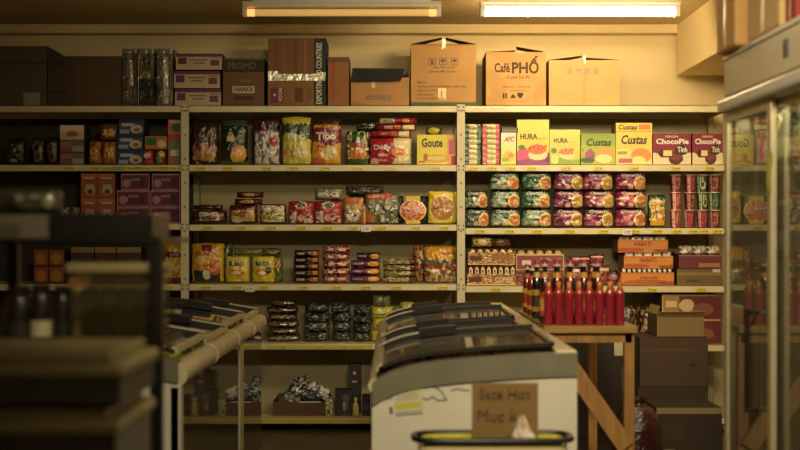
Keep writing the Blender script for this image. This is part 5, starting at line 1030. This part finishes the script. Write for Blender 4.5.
# acrylic box with packets
w = 86 / s; h = 68 / s
ab = empty('acrylic_box', (X(108, d), d + .02, zs))
q = MB(); q.box(-w/2, w/2, 0, .2, .002, h, b=.008); obj('body', q, 'clear', ab)
q = MB(); q.box(-w/2 - .006, w/2 + .006, -.006, .206, h + .001, h + .028, b=.008); obj('lid', q, 'tublid', ab)
tag(ab, 'clear acrylic box with a pale lid on the black rack', 'box')
for i in range(4):
    q = bag_pack(.042, .12, .03, art(('bg', '#3c2410'), ('rect', .2, .1, .8, .9, ['#5c3c18', '#4c3018', '#6c4a20', '#54341a'][i]), ('ell', .5, [.55, .8, .5, .35][i], [.1, .5, .1, .4][i], [.04, .10, .04, .05][i], '#fff8d8')), 'K', seed=i, zig=False)  # pale ellipses are glints painted onto the sachets
    o = obj('tea_sachet', q, 'film', None, (ab.location.x - .072 + .048 * i, d + .09, zs + .004)); tag(o, f'brown sachet in the acrylic box, {ords[i]} from left', 'sachet', 'sachets in the acrylic box')
def jar(px, h_, r_, c_, lab, lc):
    e = empty('dark_jar', (X(px, d), d + .05 + r_ - .03, zs + .0015)); q = MB(); A = rgb(c_); q.lathe([(r_ * .95, 0, A), (r_, .006, A), (r_, h_ * .75, A), (r_ * .75, h_ * .83, A)], 20); obj('body', q, 'plas', e)
    q = MB(); q.lathe([(r_ * .8, h_ * .83, rgb('1c1812')), (r_ * .8, h_, rgb('24201a'))], 20); obj('lid', q, 'plas', e)
    q = MB(); q.lathe([(r_ * 1.01, h_ * .08, rgb(lc)), (r_ * 1.01, h_ * .36, rgb(lc))], 20, capb=False, capt=False); obj('label', q, 'card', e)
    tag(e, lab, 'jar')
jar(12, .13, .032, '#1c160e', 'dark jar at the left end of the black rack', '#2c2618')
jar(35, .135, .026, '#221a10', 'dark jar with a small pale label on the rack', '#c8c08c')
jar(57, .13, .022, '#1c160e', 'narrow dark jar beside the acrylic box', '#241e14')
# counter and stacked tubs
d = 1.9; s = S(d)
ct = MB(); cx0, cx1 = X(-260, d), X(135, d); ct.box(cx0, cx1, 1.86, 2.42, .80, .84, b=.004); 
cr = empty('service_counter', ((cx0 + cx1) / 2, 1.86, 0)); q = MB(); q.box(cx0 - cr.location.x, cx1 - cr.location.x, 0, .5, .80, .84, b=.004); obj('counter_top', q, 'dark', cr)
q = MB(); q.box(cx0 - cr.location.x + .02, cx1 - cr.location.x - .02, .03, .48, 0, .80); obj('cabinet', q, 'dark', cr); tag(cr, 'dark counter under the stacked food tubs in the left foreground', 'counter')
def tub(z0, h_, px1, label, first=True):
    x1_ = X(px1, d); x0_ = X(-120, d); e = empty('food_tub', ((x0_ + x1_) / 2, d, z0)); hw_ = (x1_ - x0_) / 2
    q = MB(); q.box(-hw_ + .008, hw_ - .008, .01, .3, 0, h_ - .03, b=.012); obj('body', q, 'tub', e)
    q = MB(); q.box(-hw_, hw_, 0, .31, h_ - .045, h_ - .018, b=.010); q.box(-hw_ + .025, hw_ - .025, .02, .29, h_ - .018, h_, b=.004); obj('lid', q, 'tublid', e)
    tag(e, label, 'tub', 'stacked food tubs'); return e
zA = Z(393, d) - .03; 
tub(.841, zA - .842, 118, 'grey plastic food tub, lower of the two stacked in the bottom left')
tub(zA, Z(354, d) - zA, 122, 'grey plastic food tub with a pale lid, stacked on the lower tub at bottom left')

# ================================================================== LIGHT, CAMERA
def area(name, loc, size, size_y, power, col, rot=(0, 0, 0), spread=180, aim=None):
    if aim: rot = (Vector(aim) - Vector(loc)).to_track_quat('-Z', 'Y').to_euler()
    l = bpy.data.lights.new(name, 'AREA'); l.shape = 'RECTANGLE'; l.size = size; l.size_y = size_y; l.energy = power; l.color = col; l.spread = math.radians(spread)
    o = bpy.data.objects.new(name, l); COL.objects.link(o); o.location = loc; o.rotation_euler = rot; return o
area('shelf_fill', (1.55, 4.4, 2.62), 1.0, .25, 20, (1, .80, .50), spread=100, aim=(1.2, 7.4, 1.75))  # unseen fill light added to brighten the shelf fronts
area('front_fill', (.2, 1.2, 2.70), .9, .25, 34, (1, .84, .58), spread=100, aim=(.85, 3.9, 1.15))  # unseen fill light added for the freezer front and cooler header
area('cooler_fill', (XC + .12, 3.2, 1.76), .05, 1.9, 5, (1, .88, .62), (0, math.radians(25), 0))  # fill light added inside to brighten the cooler glass
area('room_bounce', (-.3, -1.3, 1.5), 3.5, 2.2, 3.2, (1, .78, .46), (PI / 2, 0, 0))  # soft fill added behind the camera in place of bounced light
wd = bpy.data.worlds.new('dim_room'); SC.world = wd; wd.use_nodes = True
wd.node_tree.nodes['Background'].inputs[0].default_value = (1, .8, .5, 1); wd.node_tree.nodes['Background'].inputs[1].default_value = .02
cam = bpy.data.cameras.new('camera'); co_ = bpy.data.objects.new('camera', cam); COL.objects.link(co_)
co_.location = (0, 0, CAMZ); co_.rotation_euler = (PI / 2, 0, 0)
cam.sensor_width = 36; cam.lens = 50; cam.shift_x = 5 / 800; cam.shift_y = 10 / 800
cam.dof.use_dof = True; cam.dof.focus_distance = 7.45; cam.dof.aperture_fstop = 2.0
cam.clip_start = .05
SC.camera = co_
SC.view_settings.view_transform = 'Standard'; SC.view_settings.look = 'None'; SC.view_settings.exposure = 0; SC.view_settings.gamma = 1
SC.cycles.use_denoising = True; SC.cycles.max_bounces = 8; SC.cycles.sample_clamp_indirect = 4
